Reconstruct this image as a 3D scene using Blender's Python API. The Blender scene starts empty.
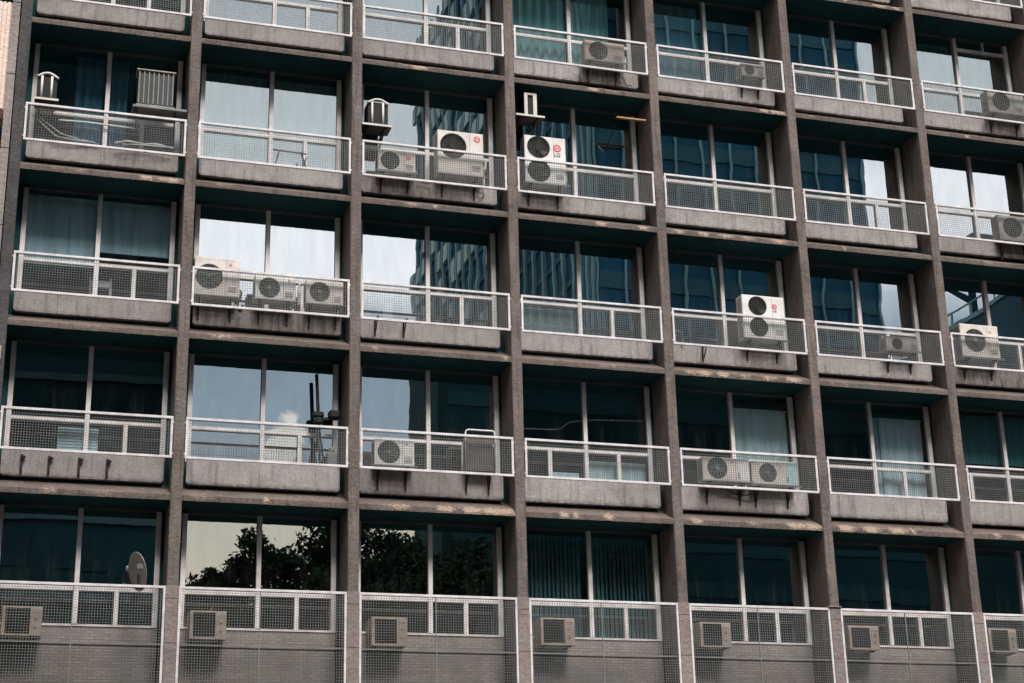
import bpy, math, random
from mathutils import Vector, Matrix, noise

random.seed(7)
SC = bpy.context.scene
COL = SC.collection
R = math.radians

# ------------------------------------------------------------------ dimensions (metres)
W = 3.3486          # bay width
H = 3.2             # storey height
CW = 0.215          # column width
OPEN = W - CW       # clear opening between columns
GROUND = -18.8
B0, B1 = 0, 8       # bays 0..7
R0, R1 = -2, 4      # storeys
GLASS_Y = 0.83


def base_z(r):
    return -r * H


# ------------------------------------------------------------------ mesh helpers
class MB:
    def __init__(self):
        self.v, self.f, self.m, self.s = [], [], [], []
        self.mi = 0

    def face(self, pts, smooth=False):
        n = len(self.v)
        self.v += [tuple(p) for p in pts]
        self.f.append(tuple(range(n, n + len(pts))))
        self.m.append(self.mi)
        self.s.append(smooth)

    def faces(self, pts, idx, smooth=False):
        n = len(self.v)
        self.v += [tuple(p) for p in pts]
        for q in idx:
            self.f.append(tuple(n + i for i in q))
            self.m.append(self.mi)
            self.s.append(smooth)

    def box(self, x0, x1, y0, y1, z0, z1, bev=0.0):
        if bev <= 0:
            p = [(x0, y0, z0), (x1, y0, z0), (x1, y1, z0), (x0, y1, z0), (x0, y0, z1), (x1, y0, z1), (x1, y1, z1), (x0, y1, z1)]
            self.faces(p, [(0, 3, 2, 1), (4, 5, 6, 7), (0, 1, 5, 4), (1, 2, 6, 5), (2, 3, 7, 6), (3, 0, 4, 7)])
            return
        # bevelled box: 24 vertices
        b = min(bev, (x1 - x0) / 2.1, (y1 - y0) / 2.1, (z1 - z0) / 2.1)
        X, Y, Z = (x0, x1), (y0, y1), (z0, z1)
        idx, p = {}, []
        for i in (0, 1):
            for j in (0, 1):
                for k in (0, 1):
                    sx, sy, sz = (b if i == 0 else -b), (b if j == 0 else -b), (b if k == 0 else -b)
                    for a in range(3):
                        q = [X[i] + sx, Y[j] + sy, Z[k] + sz]
                        q[a] = (X[i], Y[j], Z[k])[a]
                        idx[i, j, k, a] = len(p)
                        p.append(q)
        F = []
        for a in range(3):
            o = [c for c in range(3) if c != a]
            for e in (0, 1):
                q = []
                for (s, t) in ((0, 0), (1, 0), (1, 1), (0, 1)):
                    key = [0, 0, 0]
                    key[a] = e
                    key[o[0]], key[o[1]] = s, t
                    q.append(idx[key[0], key[1], key[2], a])
                F.append(tuple(q) if (e == 1) == (a != 1) else tuple(reversed(q)))
        for a in range(3):            # edges parallel to axis a
            o = [c for c in range(3) if c != a]
            for s in (0, 1):
                for t in (0, 1):
                    k0 = [0, 0, 0]; k1 = [0, 0, 0]
                    k0[a], k1[a] = 0, 1
                    k0[o[0]] = k1[o[0]] = s
                    k0[o[1]] = k1[o[1]] = t
                    F.append((idx[(*k0, o[0])], idx[(*k1, o[0])], idx[(*k1, o[1])], idx[(*k0, o[1])]))
        for i in (0, 1):
            for j in (0, 1):
                for k in (0, 1):
                    F.append((idx[i, j, k, 0], idx[i, j, k, 1], idx[i, j, k, 2]))
        self.faces(p, F)

    def bar(self, a, b, w, h=None):
        """square-section bar from a to b"""
        h = h or w
        a, b = Vector(a), Vector(b)
        d = (b - a).normalized()
        u = d.cross(Vector((0, 0, 1)))
        if u.length < 1e-3:
            u = Vector((1, 0, 0))
        u.normalize()
        v = u.cross(d)
        p = []
        for c in (a, b):
            for su, sv in ((-1, -1), (1, -1), (1, 1), (-1, 1)):
                p.append(c + u * su * w / 2 + v * sv * h / 2)
        self.faces(p, [(0, 1, 5, 4), (1, 2, 6, 5), (2, 3, 7, 6), (3, 0, 4, 7), (3, 2, 1, 0), (4, 5, 6, 7)])

    def tube(self, pts, r, n=8):
        pts = [Vector(p) for p in pts]
        rings = []
        for i, c in enumerate(pts):
            d = (pts[min(i + 1, len(pts) - 1)] - pts[max(i - 1, 0)]).normalized()
            u = d.cross(Vector((0.13, 0.2, 1)))
            if u.length < 1e-3:
                u = Vector((1, 0, 0))
            u.normalize()
            v = d.cross(u)
            rr = r[i] if isinstance(r, (list, tuple)) else r
            rings.append([c + (u * math.cos(2 * math.pi * k / n) + v * math.sin(2 * math.pi * k / n)) * rr for k in range(n)])
        P = [p for g in rings for p in g]
        F = []
        for i in range(len(pts) - 1):
            for k in range(n):
                F.append((i * n + k, i * n + (k + 1) % n, (i + 1) * n + (k + 1) % n, (i + 1) * n + k))
        F.append(tuple(range(n - 1, -1, -1)))
        F.append(tuple((len(pts) - 1) * n + k for k in range(n)))
        self.faces(P, F, True)

    def disc_y(self, cx, y, cz, r, n=28, y2=None):
        """disc facing -y; with y2, a short drum from y back to y2"""
        ring = [(cx + r * math.cos(2 * math.pi * k / n), y, cz + r * math.sin(2 * math.pi * k / n)) for k in range(n)]
        self.face(ring)
        if y2 is not None:
            for k in range(n):
                a, b = ring[k], ring[(k + 1) % n]
                self.face([a, (a[0], y2, a[2]), (b[0], y2, b[2]), b])

    def ring_y(self, cx, y, cz, r, t, n=28):
        """flat square-section ring in the xz plane"""
        for k in range(n):
            a0, a1 = 2 * math.pi * k / n, 2 * math.pi * (k + 1) / n
            q = lambda a, rr, yy: (cx + rr * math.cos(a), yy, cz + rr * math.sin(a))
            self.face([q(a0, r - t / 2, y), q(a1, r - t / 2, y), q(a1, r + t / 2, y), q(a0, r + t / 2, y)])
            self.face([q(a0, r + t / 2, y), q(a1, r + t / 2, y), q(a1, r + t / 2, y + t), q(a0, r + t / 2, y + t)])
            self.face([q(a0, r - t / 2, y), q(a0, r - t / 2, y + t), q(a1, r - t / 2, y + t), q(a1, r - t / 2, y)])

    def mesh(self, name):
        me = bpy.data.meshes.new(name)
        me.from_pydata(self.v, [], self.f)
        me.polygons.foreach_set('material_index', self.m)
        me.polygons.foreach_set('use_smooth', self.s)
        me.update()
        return me


def link(name, me, mats, parent=None, loc=(0, 0, 0), rot=(0, 0, 0)):
    if isinstance(me, MB):
        me = me.mesh(name)
    if mats is not None and not me.materials:
        for m in (mats if isinstance(mats, (list, tuple)) else [mats]):
            me.materials.append(m)
    o = bpy.data.objects.new(name, me)
    COL.objects.link(o)
    o.parent = parent
    o.location = loc
    o.rotation_euler = rot
    return o


def tag(o, label=None, cat=None, group=None, kind=None):
    if label: o['label'] = label
    if cat: o['category'] = cat
    if group: o['group'] = group
    if kind: o['kind'] = kind
    return o


def empty(name, loc=(0, 0, 0), label=None, cat=None, group=None, rot=(0, 0, 0)):
    o = bpy.data.objects.new(name, None)
    COL.objects.link(o)
    o.empty_display_size = 0.2
    o.location = loc
    o.rotation_euler = rot
    return tag(o, label, cat, group)


# ------------------------------------------------------------------ materials
def new_mat(name):
    m = bpy.data.materials.new(name)
    m.use_nodes = True
    nt = m.node_tree
    bs = nt.nodes['Principled BSDF']
    return m, nt, bs


def N(nt, t, **kw):
    n = nt.nodes.new(t)
    for k, v in kw.items():
        setattr(n, k, v)
    return n


def mathn(nt, op, a, b=None, c=None, clamp=False):
    n = N(nt, 'ShaderNodeMath', operation=op, use_clamp=clamp)
    for i, x in enumerate((a, b, c)):
        if x is None: continue
        if isinstance(x, (int, float)): n.inputs[i].default_value = x
        else: nt.links.new(x, n.inputs[i])
    return n.outputs[0]


def mixc(nt, fac, a, b, blend='MIX'):
    n = N(nt, 'ShaderNodeMix', data_type='RGBA', blend_type=blend)
    for i, x in ((0, fac), (6, a), (7, b)):
        if isinstance(x, (int, float)): n.inputs[i].default_value = x
        elif isinstance(x, tuple): n.inputs[i].default_value = (*x[:3], 1)
        else: nt.links.new(x, n.inputs[i])
    return n.outputs[2]


def coords(nt, jitter=True):
    """object coordinates, shifted by a random amount per object"""
    tc = N(nt, 'ShaderNodeTexCoord')
    if not jitter: return tc.outputs['Object']
    oi = N(nt, 'ShaderNodeObjectInfo')
    s = mathn(nt, 'MULTIPLY', oi.outputs['Random'], 137.0)
    cb = N(nt, 'ShaderNodeCombineXYZ')
    nt.links.new(s, cb.inputs[0]); nt.links.new(s, cb.inputs[1])
    ad = N(nt, 'ShaderNodeVectorMath', operation='ADD')
    nt.links.new(tc.outputs['Object'], ad.inputs[0]); nt.links.new(cb.outputs[0], ad.inputs[1])
    return ad.outputs[0]


def noisef(nt, vec, scale, detail=4, rough=0.55, lo=0.35, hi=0.65, stretch=None):
    if stretch:
        mp = N(nt, 'ShaderNodeMapping'); mp.inputs['Scale'].default_value = stretch
        nt.links.new(vec, mp.inputs[0]); vec = mp.outputs[0]
    n = N(nt, 'ShaderNodeTexNoise')
    n.inputs['Scale'].default_value = scale; n.inputs['Detail'].default_value = detail; n.inputs['Roughness'].default_value = rough
    nt.links.new(vec, n.inputs['Vector'])
    mr = N(nt, 'ShaderNodeMapRange', interpolation_type='SMOOTHSTEP')
    mr.inputs[1].default_value = lo; mr.inputs[2].default_value = hi
    nt.links.new(n.outputs['Fac'], mr.inputs[0])
    return mr.outputs[0]


def bump(nt, bs, h, dist=0.01, strength=1.0):
    b = N(nt, 'ShaderNodeBump'); b.inputs['Distance'].default_value = dist; b.inputs['Strength'].default_value = strength
    nt.links.new(h, b.inputs['Height']); nt.links.new(b.outputs[0], bs.inputs['Normal'])


def plain(name, c, rough=0.6, dirt=0.25, scale=6, metal=0.0, spec=0.3, rust=0.0):
    """painted / plastic surface with uneven grime"""
    m, nt, bs = new_mat(name)
    v = coords(nt)
    f = noisef(nt, v, scale, 5, 0.6, 0.3, 0.75)
    d = tuple(x * (1 - dirt) * k for x, k in zip(c, (0.98, 0.93, 0.88)))
    col = mixc(nt, f, c, d)
    if rust:
        g = noisef(nt, v, 7, 6, 0.7, 0.60, 0.72)
        col = mixc(nt, mathn(nt, 'MULTIPLY', g, rust), col, (0.22, 0.11, 0.06))
        g2 = noisef(nt, v, 2.2, 5, 0.6, 0.5, 0.75)
        col = mixc(nt, mathn(nt, 'MULTIPLY', g2, 0.45), col, tuple(x * 0.55 for x in c))
    nt.links.new(col, bs.inputs['Base Color'])
    bs.inputs['Roughness'].default_value = rough
    bs.inputs['Metallic'].default_value = metal
    bs.inputs['Specular IOR Level'].default_value = spec
    return m


def concrete(name, c, streak=0.5, dark=0.45, chips=False, warm=(0.62, 0.5, 0.42)):
    m, nt, bs = new_mat(name)
    v = coords(nt)
    f1 = noisef(nt, v, 1.6, 6, 0.65, 0.3, 0.7)
    f2 = noisef(nt, v, 14, 5, 0.6, 0.3, 0.75)
    f3 = noisef(nt, v, 5.0, 4, 0.6, 0.45, 0.75, stretch=(3.0, 3.0, 0.22))
    f0 = noisef(nt, v, 0.7, 4, 0.6, 0.35, 0.65)
    col = mixc(nt, f1, c, tuple(x * (1 - dark) for x in c))
    col = mixc(nt, mathn(nt, 'MULTIPLY', f0, 0.3), col, tuple(x * 1.5 for x in c))
    col = mixc(nt, mathn(nt, 'MULTIPLY', f2, 0.4), col, tuple(x * 1.45 for x in c))
    col = mixc(nt, mathn(nt, 'MULTIPLY', f3, streak), col, tuple(x * 0.4 for x in c))
    f6 = noisef(nt, v, 2.7, 5, 0.6, 0.5, 0.75)
    col = mixc(nt, mathn(nt, 'MULTIPLY', f6, 0.4), col, tuple(sum(c) / 3 * k for k in (1.0, 1.06, 1.1)))
    if chips:
        at = N(nt, 'ShaderNodeAttribute', attribute_name='chip')
        f4 = noisef(nt, v, 45, 3, 0.6, 0.35, 0.65)
        fresh = mixc(nt, f4, warm, tuple(x * 0.72 for x in (warm[0], warm[1] * 0.9, warm[2] * 0.78)))
        f5 = noisef(nt, v, 15, 8, 0.8, 0.3, 0.7, stretch=(1.0, 1.6, 3.2))
        th = N(nt, 'ShaderNodeMapRange', interpolation_type='SMOOTHSTEP'); th.inputs[1].default_value = 0.44; th.inputs[2].default_value = 0.56
        nt.links.new(mathn(nt, 'ADD', at.outputs['Fac'], mathn(nt, 'MULTIPLY', mathn(nt, 'SUBTRACT', f5, 0.55), 1.5)), th.inputs[0])
        rim = N(nt, 'ShaderNodeMapRange', interpolation_type='SMOOTHSTEP'); rim.inputs[1].default_value = 0.26; rim.inputs[2].default_value = 0.44
        nt.links.new(mathn(nt, 'ADD', at.outputs['Fac'], mathn(nt, 'MULTIPLY', mathn(nt, 'SUBTRACT', f5, 0.5), 1.1)), rim.inputs[0])
        col = mixc(nt, mathn(nt, 'MULTIPLY', rim.outputs[0], 0.6), col, (0.07, 0.045, 0.032))
        col = mixc(nt, th.outputs[0], col, fresh)
    nt.links.new(col, bs.inputs['Base Color'])
    bs.inputs['Roughness'].default_value = 0.9
    bs.inputs['Specular IOR Level'].default_value = 0.15
    h = mathn(nt, 'ADD', f2, mathn(nt, 'MULTIPLY', f1, 0.8))
    bump(nt, bs, h, 0.008)
    return m


def aggregate(name):
    """washed-aggregate panel; stain_* custom properties put old grime under an appliance"""
    m, nt, bs = new_mat(name)
    v = coords(nt)
    c = (0.65, 0.585, 0.565)
    vo = N(nt, 'ShaderNodeTexVoronoi'); vo.inputs['Scale'].default_value = 55
    nt.links.new(v, vo.inputs['Vector'])
    sep = N(nt, 'ShaderNodeSeparateColor'); nt.links.new(vo.outputs['Color'], sep.inputs[0])
    col = mixc(nt, sep.outputs[0], tuple(x * 0.80 for x in c), tuple(x * 1.18 for x in c))
    f1 = noisef(nt, v, 2.2, 6, 0.65, 0.35, 0.75)
    col = mixc(nt, mathn(nt, 'MULTIPLY', f1, 0.5), col, (0.33, 0.275, 0.25))
    f3 = noisef(nt, v, 5, 5, 0.65, 0.47, 0.78, stretch=(2.5, 1, 0.22))
    col = mixc(nt, mathn(nt, 'MULTIPLY', f3, 0.6), col, (0.10, 0.085, 0.08))
    tc = N(nt, 'ShaderNodeTexCoord'); sx = N(nt, 'ShaderNodeSeparateXYZ'); nt.links.new(tc.outputs['Object'], sx.inputs[0])
    # dirty lower edge
    mr = N(nt, 'ShaderNodeMapRange', interpolation_type='SMOOTHSTEP')
    mr.inputs[1].default_value = 0.48; mr.inputs[2].default_value = 0.40
    nt.links.new(sx.outputs[2], mr.inputs[0])
    edge = mathn(nt, 'MULTIPLY', mr.outputs[0], noisef(nt, v, 9, 4, 0.6, 0.3, 0.65))
    col = mixc(nt, mathn(nt, 'MULTIPLY', edge, 0.65), col, (0.11, 0.085, 0.075))
    # grime patch
    def prop(n):
        a = N(nt, 'ShaderNodeAttribute', attribute_type='OBJECT', attribute_name=n); return a.outputs['Fac']
    wob = mathn(nt, 'MULTIPLY', mathn(nt, 'SUBTRACT', noisef(nt, v, 3, 4, 0.6, 0.2, 0.8), 0.5), 0.35)
    dx = mathn(nt, 'ABSOLUTE', mathn(nt, 'SUBTRACT', mathn(nt, 'ADD', sx.outputs[0], wob), prop('stain_x')))
    mr2 = N(nt, 'ShaderNodeMapRange', interpolation_type='SMOOTHSTEP')
    nt.links.new(dx, mr2.inputs[0]); nt.links.new(prop('stain_w'), mr2.inputs[1])
    nt.links.new(mathn(nt, 'MULTIPLY', prop('stain_w'), 0.55), mr2.inputs[2])
    st = mathn(nt, 'MULTIPLY', mr2.outputs[0], prop('stain'))
    st = mathn(nt, 'MULTIPLY', st, mathn(nt, 'ADD', 0.55, mathn(nt, 'MULTIPLY', noisef(nt, v, 7, 4, 0.6, 0.3, 0.7, stretch=(2, 1, 0.5)), 0.45)))
    col = mixc(nt, st, col, (0.075, 0.058, 0.046))
    oi = N(nt, 'ShaderNodeObjectInfo')
    col = mixc(nt, mathn(nt, 'MULTIPLY', oi.outputs['Random'], 0.32), col, (0.22, 0.18, 0.165))
    nt.links.new(col, bs.inputs['Base Color'])
    bs.inputs['Roughness'].default_value = 0.95
    bs.inputs['Specular IOR Level'].default_value = 0.1
    bump(nt, bs, sep.outputs[1], 0.006)
    return m


def glass(name, refl=0.44, tint=(0.60, 0.75, 0.77), wave=0.0011):
    m = bpy.data.materials.new(name); m.use_nodes = True
    nt = m.node_tree; nt.nodes.clear()
    out = N(nt, 'ShaderNodeOutputMaterial'); mx = N(nt, 'ShaderNodeMixShader')
    tr = N(nt, 'ShaderNodeBsdfTransparent'); tr.inputs[0].default_value = (*tint, 1)
    gl = N(nt, 'ShaderNodeBsdfGlossy'); gl.inputs['Color'].default_value = (0.93, 0.98, 1.0, 1); gl.inputs['Roughness'].default_value = 0.0
    v = coords(nt)
    n = N(nt, 'ShaderNodeTexNoise'); n.inputs['Scale'].default_value = 0.9; n.inputs['Detail'].default_value = 1.5
    nt.links.new(v, n.inputs['Vector'])
    b = N(nt, 'ShaderNodeBump'); b.inputs['Distance'].default_value = wave; nt.links.new(n.outputs['Fac'], b.inputs['Height'])
    nt.links.new(b.outputs[0], gl.inputs['Normal'])
    # dusty film: slight variation of how much is reflected
    d = noisef(nt, v, 3.0, 4, 0.6, 0.3, 0.7, stretch=(2.0, 1, 0.4))
    lw = N(nt, 'ShaderNodeLayerWeight'); lw.inputs['Blend'].default_value = 0.25
    fac = mathn(nt, 'ADD', mathn(nt, 'MULTIPLY', d, 0.04), mathn(nt, 'ADD', refl - 0.02, mathn(nt, 'MULTIPLY', lw.outputs['Fresnel'], 0.25)), clamp=True)
    nt.links.new(fac, mx.inputs[0]); nt.links.new(tr.outputs[0], mx.inputs[1]); nt.links.new(gl.outputs[0], mx.inputs[2])
    # streaky dust
    df = N(nt, 'ShaderNodeBsdfDiffuse'); df.inputs[0].default_value = (.42, .42, .40, 1)
    d2 = noisef(nt, v, 2.2, 6, 0.65, 0.45, 0.8, stretch=(3.0, 1, 0.35))
    m2 = N(nt, 'ShaderNodeMixShader'); nt.links.new(mathn(nt, 'MULTIPLY', d2, 0.045), m2.inputs[0])
    nt.links.new(mx.outputs[0], m2.inputs[1]); nt.links.new(df.outputs[0], m2.inputs[2])
    nt.links.new(m2.outputs[0], out.inputs[0])
    return m


def brickwall(name):
    m, nt, bs = new_mat(name)
    tc = N(nt, 'ShaderNodeTexCoord')
    mp = N(nt, 'ShaderNodeMapping'); mp.inputs['Rotation'].default_value = (R(90), 0, 0)
    nt.links.new(tc.outputs['Object'], mp.inputs[0])
    b = N(nt, 'ShaderNodeTexBrick'); b.inputs['Scale'].default_value = 1.0
    b.inputs['Brick Width'].default_value = 0.17; b.inputs['Row Height'].default_value = 0.055; b.inputs['Mortar Size'].default_value = 0.006
    b.inputs['Color1'].default_value = (0.34, 0.275, 0.24, 1); b.inputs['Color2'].default_value = (0.24, 0.195, 0.17, 1); b.inputs['Mortar'].default_value = (0.13, 0.112, 0.105, 1)
    nt.links.new(mp.outputs[0], b.inputs['Vector'])
    f = noisef(nt, coords(nt), 1.3, 5, 0.6, 0.35, 0.7)
    nt.links.new(mixc(nt, mathn(nt, 'MULTIPLY', f, 0.55), b.outputs['Color'], (0.12, 0.105, 0.1)), bs.inputs['Base Color'])
    bs.inputs['Roughness'].default_value = 0.85
    return m


def cloth(name, c, rough=0.9, trans=0.35):
    m, nt, bs = new_mat(name)
    v = coords(nt)
    f = noisef(nt, v, 2.0, 3, 0.5, 0.3, 0.7, stretch=(4, 4, 0.3))
    nt.links.new(mixc(nt, f, c, tuple(x * 0.7 for x in c)), bs.inputs['Base Color'])
    bs.inputs['Roughness'].default_value = rough
    bs.inputs['Specular IOR Level'].default_value = 0.1
    return m


M = dict(
    column=concrete('weathered_concrete', (0.180, 0.142, 0.125), 0.75, 0.45),
    column_dark=concrete('dark_concrete', (0.085, 0.078, 0.077), 0.4, 0.4),
    column_low=concrete('pale_concrete', (0.25, 0.20, 0.178), 0.3, 0.3),
    beam=concrete('beam_concrete', (0.155, 0.118, 0.102), 0.7, 0.45, chips=True, warm=(0.37, 0.28, 0.225)),
    soffit=plain('soffit_shade_teal', (0.024, 0.074, 0.084), 0.9, 0.3, 2, spec=0.1),  # teal shade of soffits and recesses put into the base colour
    head=plain('head_shade_tone', (0.10, 0.12, 0.115), 0.7, 0.3, 3),  # window head bar coloured dark to imitate shade under the soffit
    panel=aggregate('washed_aggregate'),
    white=plain('white_paint', (0.78, 0.725, 0.73), 0.5, 0.25, 5, rust=0.75),
    frame=plain('window_paint', (0.80, 0.74, 0.725), 0.5, 0.3, 3),
    wire=plain('galvanised_wire', (0.235, 0.24, 0.235), 0.55, 0.3, 3),
    glass=glass('reflective_glass'),
    glass_clear=glass('clear_glass', 0.17, (0.86, 0.93, 0.94)),
    glass_dull=glass('shop_glass', 0.25),
    brick=brickwall('tile_brick'),
    room=plain('room_shade_teal', (0.05, 0.15, 0.165), 0.9, 0.2, 1, spec=0.1),  # teal shadow tone of the interiors put into the wall colour
    ac=plain('appliance_cream', (0.74, 0.67, 0.62), 0.45, 0.2, 4, rust=0.3),
    ac_white=plain('appliance_white', (0.80, 0.76, 0.73), 0.45, 0.14, 4),
    ac_dirty=plain('appliance_grimy', (0.42, 0.36, 0.32), 0.6, 0.45, 4),
    ac_old=plain('appliance_beige', (0.50, 0.39, 0.32), 0.55, 0.3, 4, rust=0.5),
    grille=plain('dark_grille', (0.045, 0.043, 0.042), 0.5, 0.3, 6),
    black=plain('black_cavity', (0.012, 0.014, 0.015), 0.7, 0.2, 4),
    steel=plain('rusty_steel', (0.045, 0.036, 0.032), 0.6, 0.4, 8),
    red=plain('badge_red', (0.62, 0.03, 0.06), 0.4, 0.1, 8),
    grey=plain('letter_grey', (0.07, 0.065, 0.065), 0.5, 0.1, 8),
    label=plain('pale_label', (0.80, 0.80, 0.80), 0.5, 0.1, 8),
    label_blue=plain('pale_blue_label', (0.45, 0.66, 0.72), 0.5, 0.1, 8),
    cage=plain('cage_brown', (0.17, 0.14, 0.12), 0.6, 0.4, 8),
    wood=plain('warm_wood', (0.55, 0.33, 0.18), 0.7, 0.3, 8),
    redwood=plain('brown_board', (0.13, 0.035, 0.025), 0.7, 0.3, 3),
    beige=concrete('beige_render', (0.80, 0.63, 0.53), 0.12, 0.10),
    strip=concrete('grey_strip', (0.30, 0.25, 0.23), 0.3, 0.3),
    hose=plain('hose_white', (0.62, 0.62, 0.6), 0.5, 0.3, 8),
    teal_cloth=cloth('teal_curtain', (0.30, 0.60, 0.60)),
    blue_cloth=cloth('blue_curtain', (0.10, 0.24, 0.36)),
    pale_cloth=cloth('pale_curtain', (0.78, 0.93, 0.97)),
    grey_blind=cloth('grey_blind', (0.74, 0.80, 0.79)),
    dark_blind=cloth('dark_blind', (0.10, 0.23, 0.25)),
    roller=cloth('roller_fabric', (0.66, 0.84, 0.92)),
    bark=plain('bark', (0.07, 0.05, 0.035), 0.9, 0.4, 6),
    leaf=plain('leaf', (0.030, 0.044, 0.028), 0.95, 0.5, 1.5, spec=0.0),
)

# ------------------------------------------------------------------ the building
office = empty('office_building', (0, 0, 0), 'weathered concrete office block with gridded bays, wire mesh railings and reflective windows', 'building')
X_END = (B1 - 1) * W + OPEN + CW

# columns
for c in range(B0, B1 + 1):
    mb = MB()
    x1 = c * W
    x0 = x1 - CW
    zt = base_z(R0 - 1) + 0.9
    # front face subdivided a little so the arrises wander
    nz = 150
    ring = []
    for i in range(nz + 1):
        z = GROUND + (zt - GROUND) * i / nz
        j = lambda k: 0.006 * noise.noise(Vector((c * 7.1 + k * 3.3, z * 1.7, k))) + 0.003 * noise.noise(Vector((c * 3 + k, z * 9, 5)))
        ring.append([(x0 + j(1), 0.016 + j(2), z), (x0 + 0.015 + j(1), j(2), z), (x1 - 0.015 + j(3), j(2), z), (x1 + j(3), 0.016 + j(2), z), (x1, 0.9, z), (x0, 0.9, z)])
    P = [p for g in ring for p in g]
    F = []
    for i in range(nz):
        for k in range(6):
            F.append((i * 6 + k, i * 6 + (k + 1) % 6, (i + 1) * 6 + (k + 1) % 6, (i + 1) * 6 + k))
    F.append(tuple(range(5, -1, -1))); F.append(tuple(nz * 6 + k for k in range(6)))
    mb.faces(P, F)
    co = link('column', mb, M['column_dark'] if c == 0 else M['column'], office)
    if c == 0: co['label'] = 'dark grey end column'
    # paler casing at the lowest visible storey
    mb = MB()
    ztop = base_z(4) + 1.60
    for (za, zb, e) in ((GROUND, base_z(4) - 0.9, 0.006), (base_z(4) - 0.892, base_z(4) + 0.55, 0.007), (base_z(4) + 0.558, base_z(4) + 1.36, 0.006), (base_z(4) + 1.366, ztop, 0.009)):
        mb.box(x0 - e, x1 + e, -e - 0.004, 0.4, za, zb, 0.004)
    if c == 5:
        mb.box(x0 - 0.035, x1 + 0.03, -0.04, 0.2, ztop + 0.002, ztop + 0.03, 0.005)
    cl = link('column_casing', mb, M['column_low'] if c else M['column_dark'], co)

# beams with a chipped nose; every spot: (level k, x, half width, strength)
def bx(b, f): return b * W + f * OPEN
SPOTS = [(-1, bx(5, .80), .16, .9), (-1, bx(5, .93), .10, .8), (-1, bx(5, .5), .07, .5),
         (0, bx(2, .40), .16, .9), (0, bx(2, .30), .05, .5), (0, bx(3, .58), .10, .9), (0, bx(3, .72), .12, .35), (0, bx(4, .82), .10, .8), (0, bx(4, .93), .16, 1.), (0, bx(5, .13), .05, .5), (0, bx(6, .35), .05, .8),
         (1, bx(0, .76), .10, 1.), (1, bx(0, .92), .22, .75), (1, bx(0, .36), .09, .4), (1, bx(0, .2), .05, .4), (1, bx(1, .18), .16, .35), (1, bx(2, .35), .12, .5), (1, bx(2, .5), .05, .6), (1, bx(3, .60), .11, .8), (1, bx(3, .90), .10, .8), (1, bx(4, .10), .10, .7), (1, bx(4, .28), .10, .9), (1, bx(4, .45), .14, .7), (1, bx(4, .62), .12, .7), (1, bx(4, .85), .16, .8), (1, bx(5, .3), .04, .6), (1, bx(6, .4), .1, .4),
         (2, bx(0, .5), .3, .25), (2, bx(1, .2), .2, .45), (2, bx(2, .1), .06, .5), (2, bx(2, .96), .05, .8), (2, bx(3, .6), .15, .35), (2, bx(4, .12), .10, .7), (2, bx(4, .22), .14, .9), (2, bx(4, .36), .12, .9), (2, bx(4, .52), .10, .5), (2, bx(4, .7), .14, .6), (2, bx(4, .88), .16, .8), (2, bx(5, .2), .05, .4),
         (3, bx(0, .3), .12, .5), (3, bx(0, .62), .2, .3), (3, bx(1, .5), .05, .8), (3, bx(1, .12), .15, .4), (3, bx(2, .25), .2, .6), (3, bx(2, .55), .14, .9), (3, bx(2, .72), .16, .95), (3, bx(2, .9), .30, 1.), (3, bx(3, .26), .08, .9), (3, bx(3, .34), .05, .7), (3, bx(3, .56), .09, 1.), (3, bx(4, .1), .1, .7), (3, bx(4, .5), .12, .5), (3, bx(4, .82), .18, .95), (3, bx(4, .94), .16, 1.), (3, bx(5, .12), .16, .95), (3, bx(5, .3), .16, .95), (3, bx(5, .5), .2, .8), (3, bx(5, .62), .05, .8), (3, bx(6, .2), .08, .7), (3, bx(6, .4), .12, .6)]


def chipval(k, x):
    s = 0.0
    for (kk, cx, hw, st) in SPOTS:
        if kk == k and abs(x - cx) < hw * 1.7:
            d = abs(x - cx) / (hw * 1.25)
            s = max(s, st * max(0.0, 1.25 - d ** 2 * 0.75))
    n = 0.5 + 0.5 * noise.fractal(Vector((x * 2.4, k * 13.7, 0)), 1.0, 2.0, 3)
    n2 = 0.5 + 0.5 * noise.fractal(Vector((x * 14, k * 5.7, 3)), 1.0, 2.0, 3)
    s = s * (0.55 + 0.9 * n2)
    s = max(s, max(0, (n - 0.74) * 2.2) * (0.4 + n2) * 0.7)
    return max(0.0, min(1.0, s))


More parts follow.
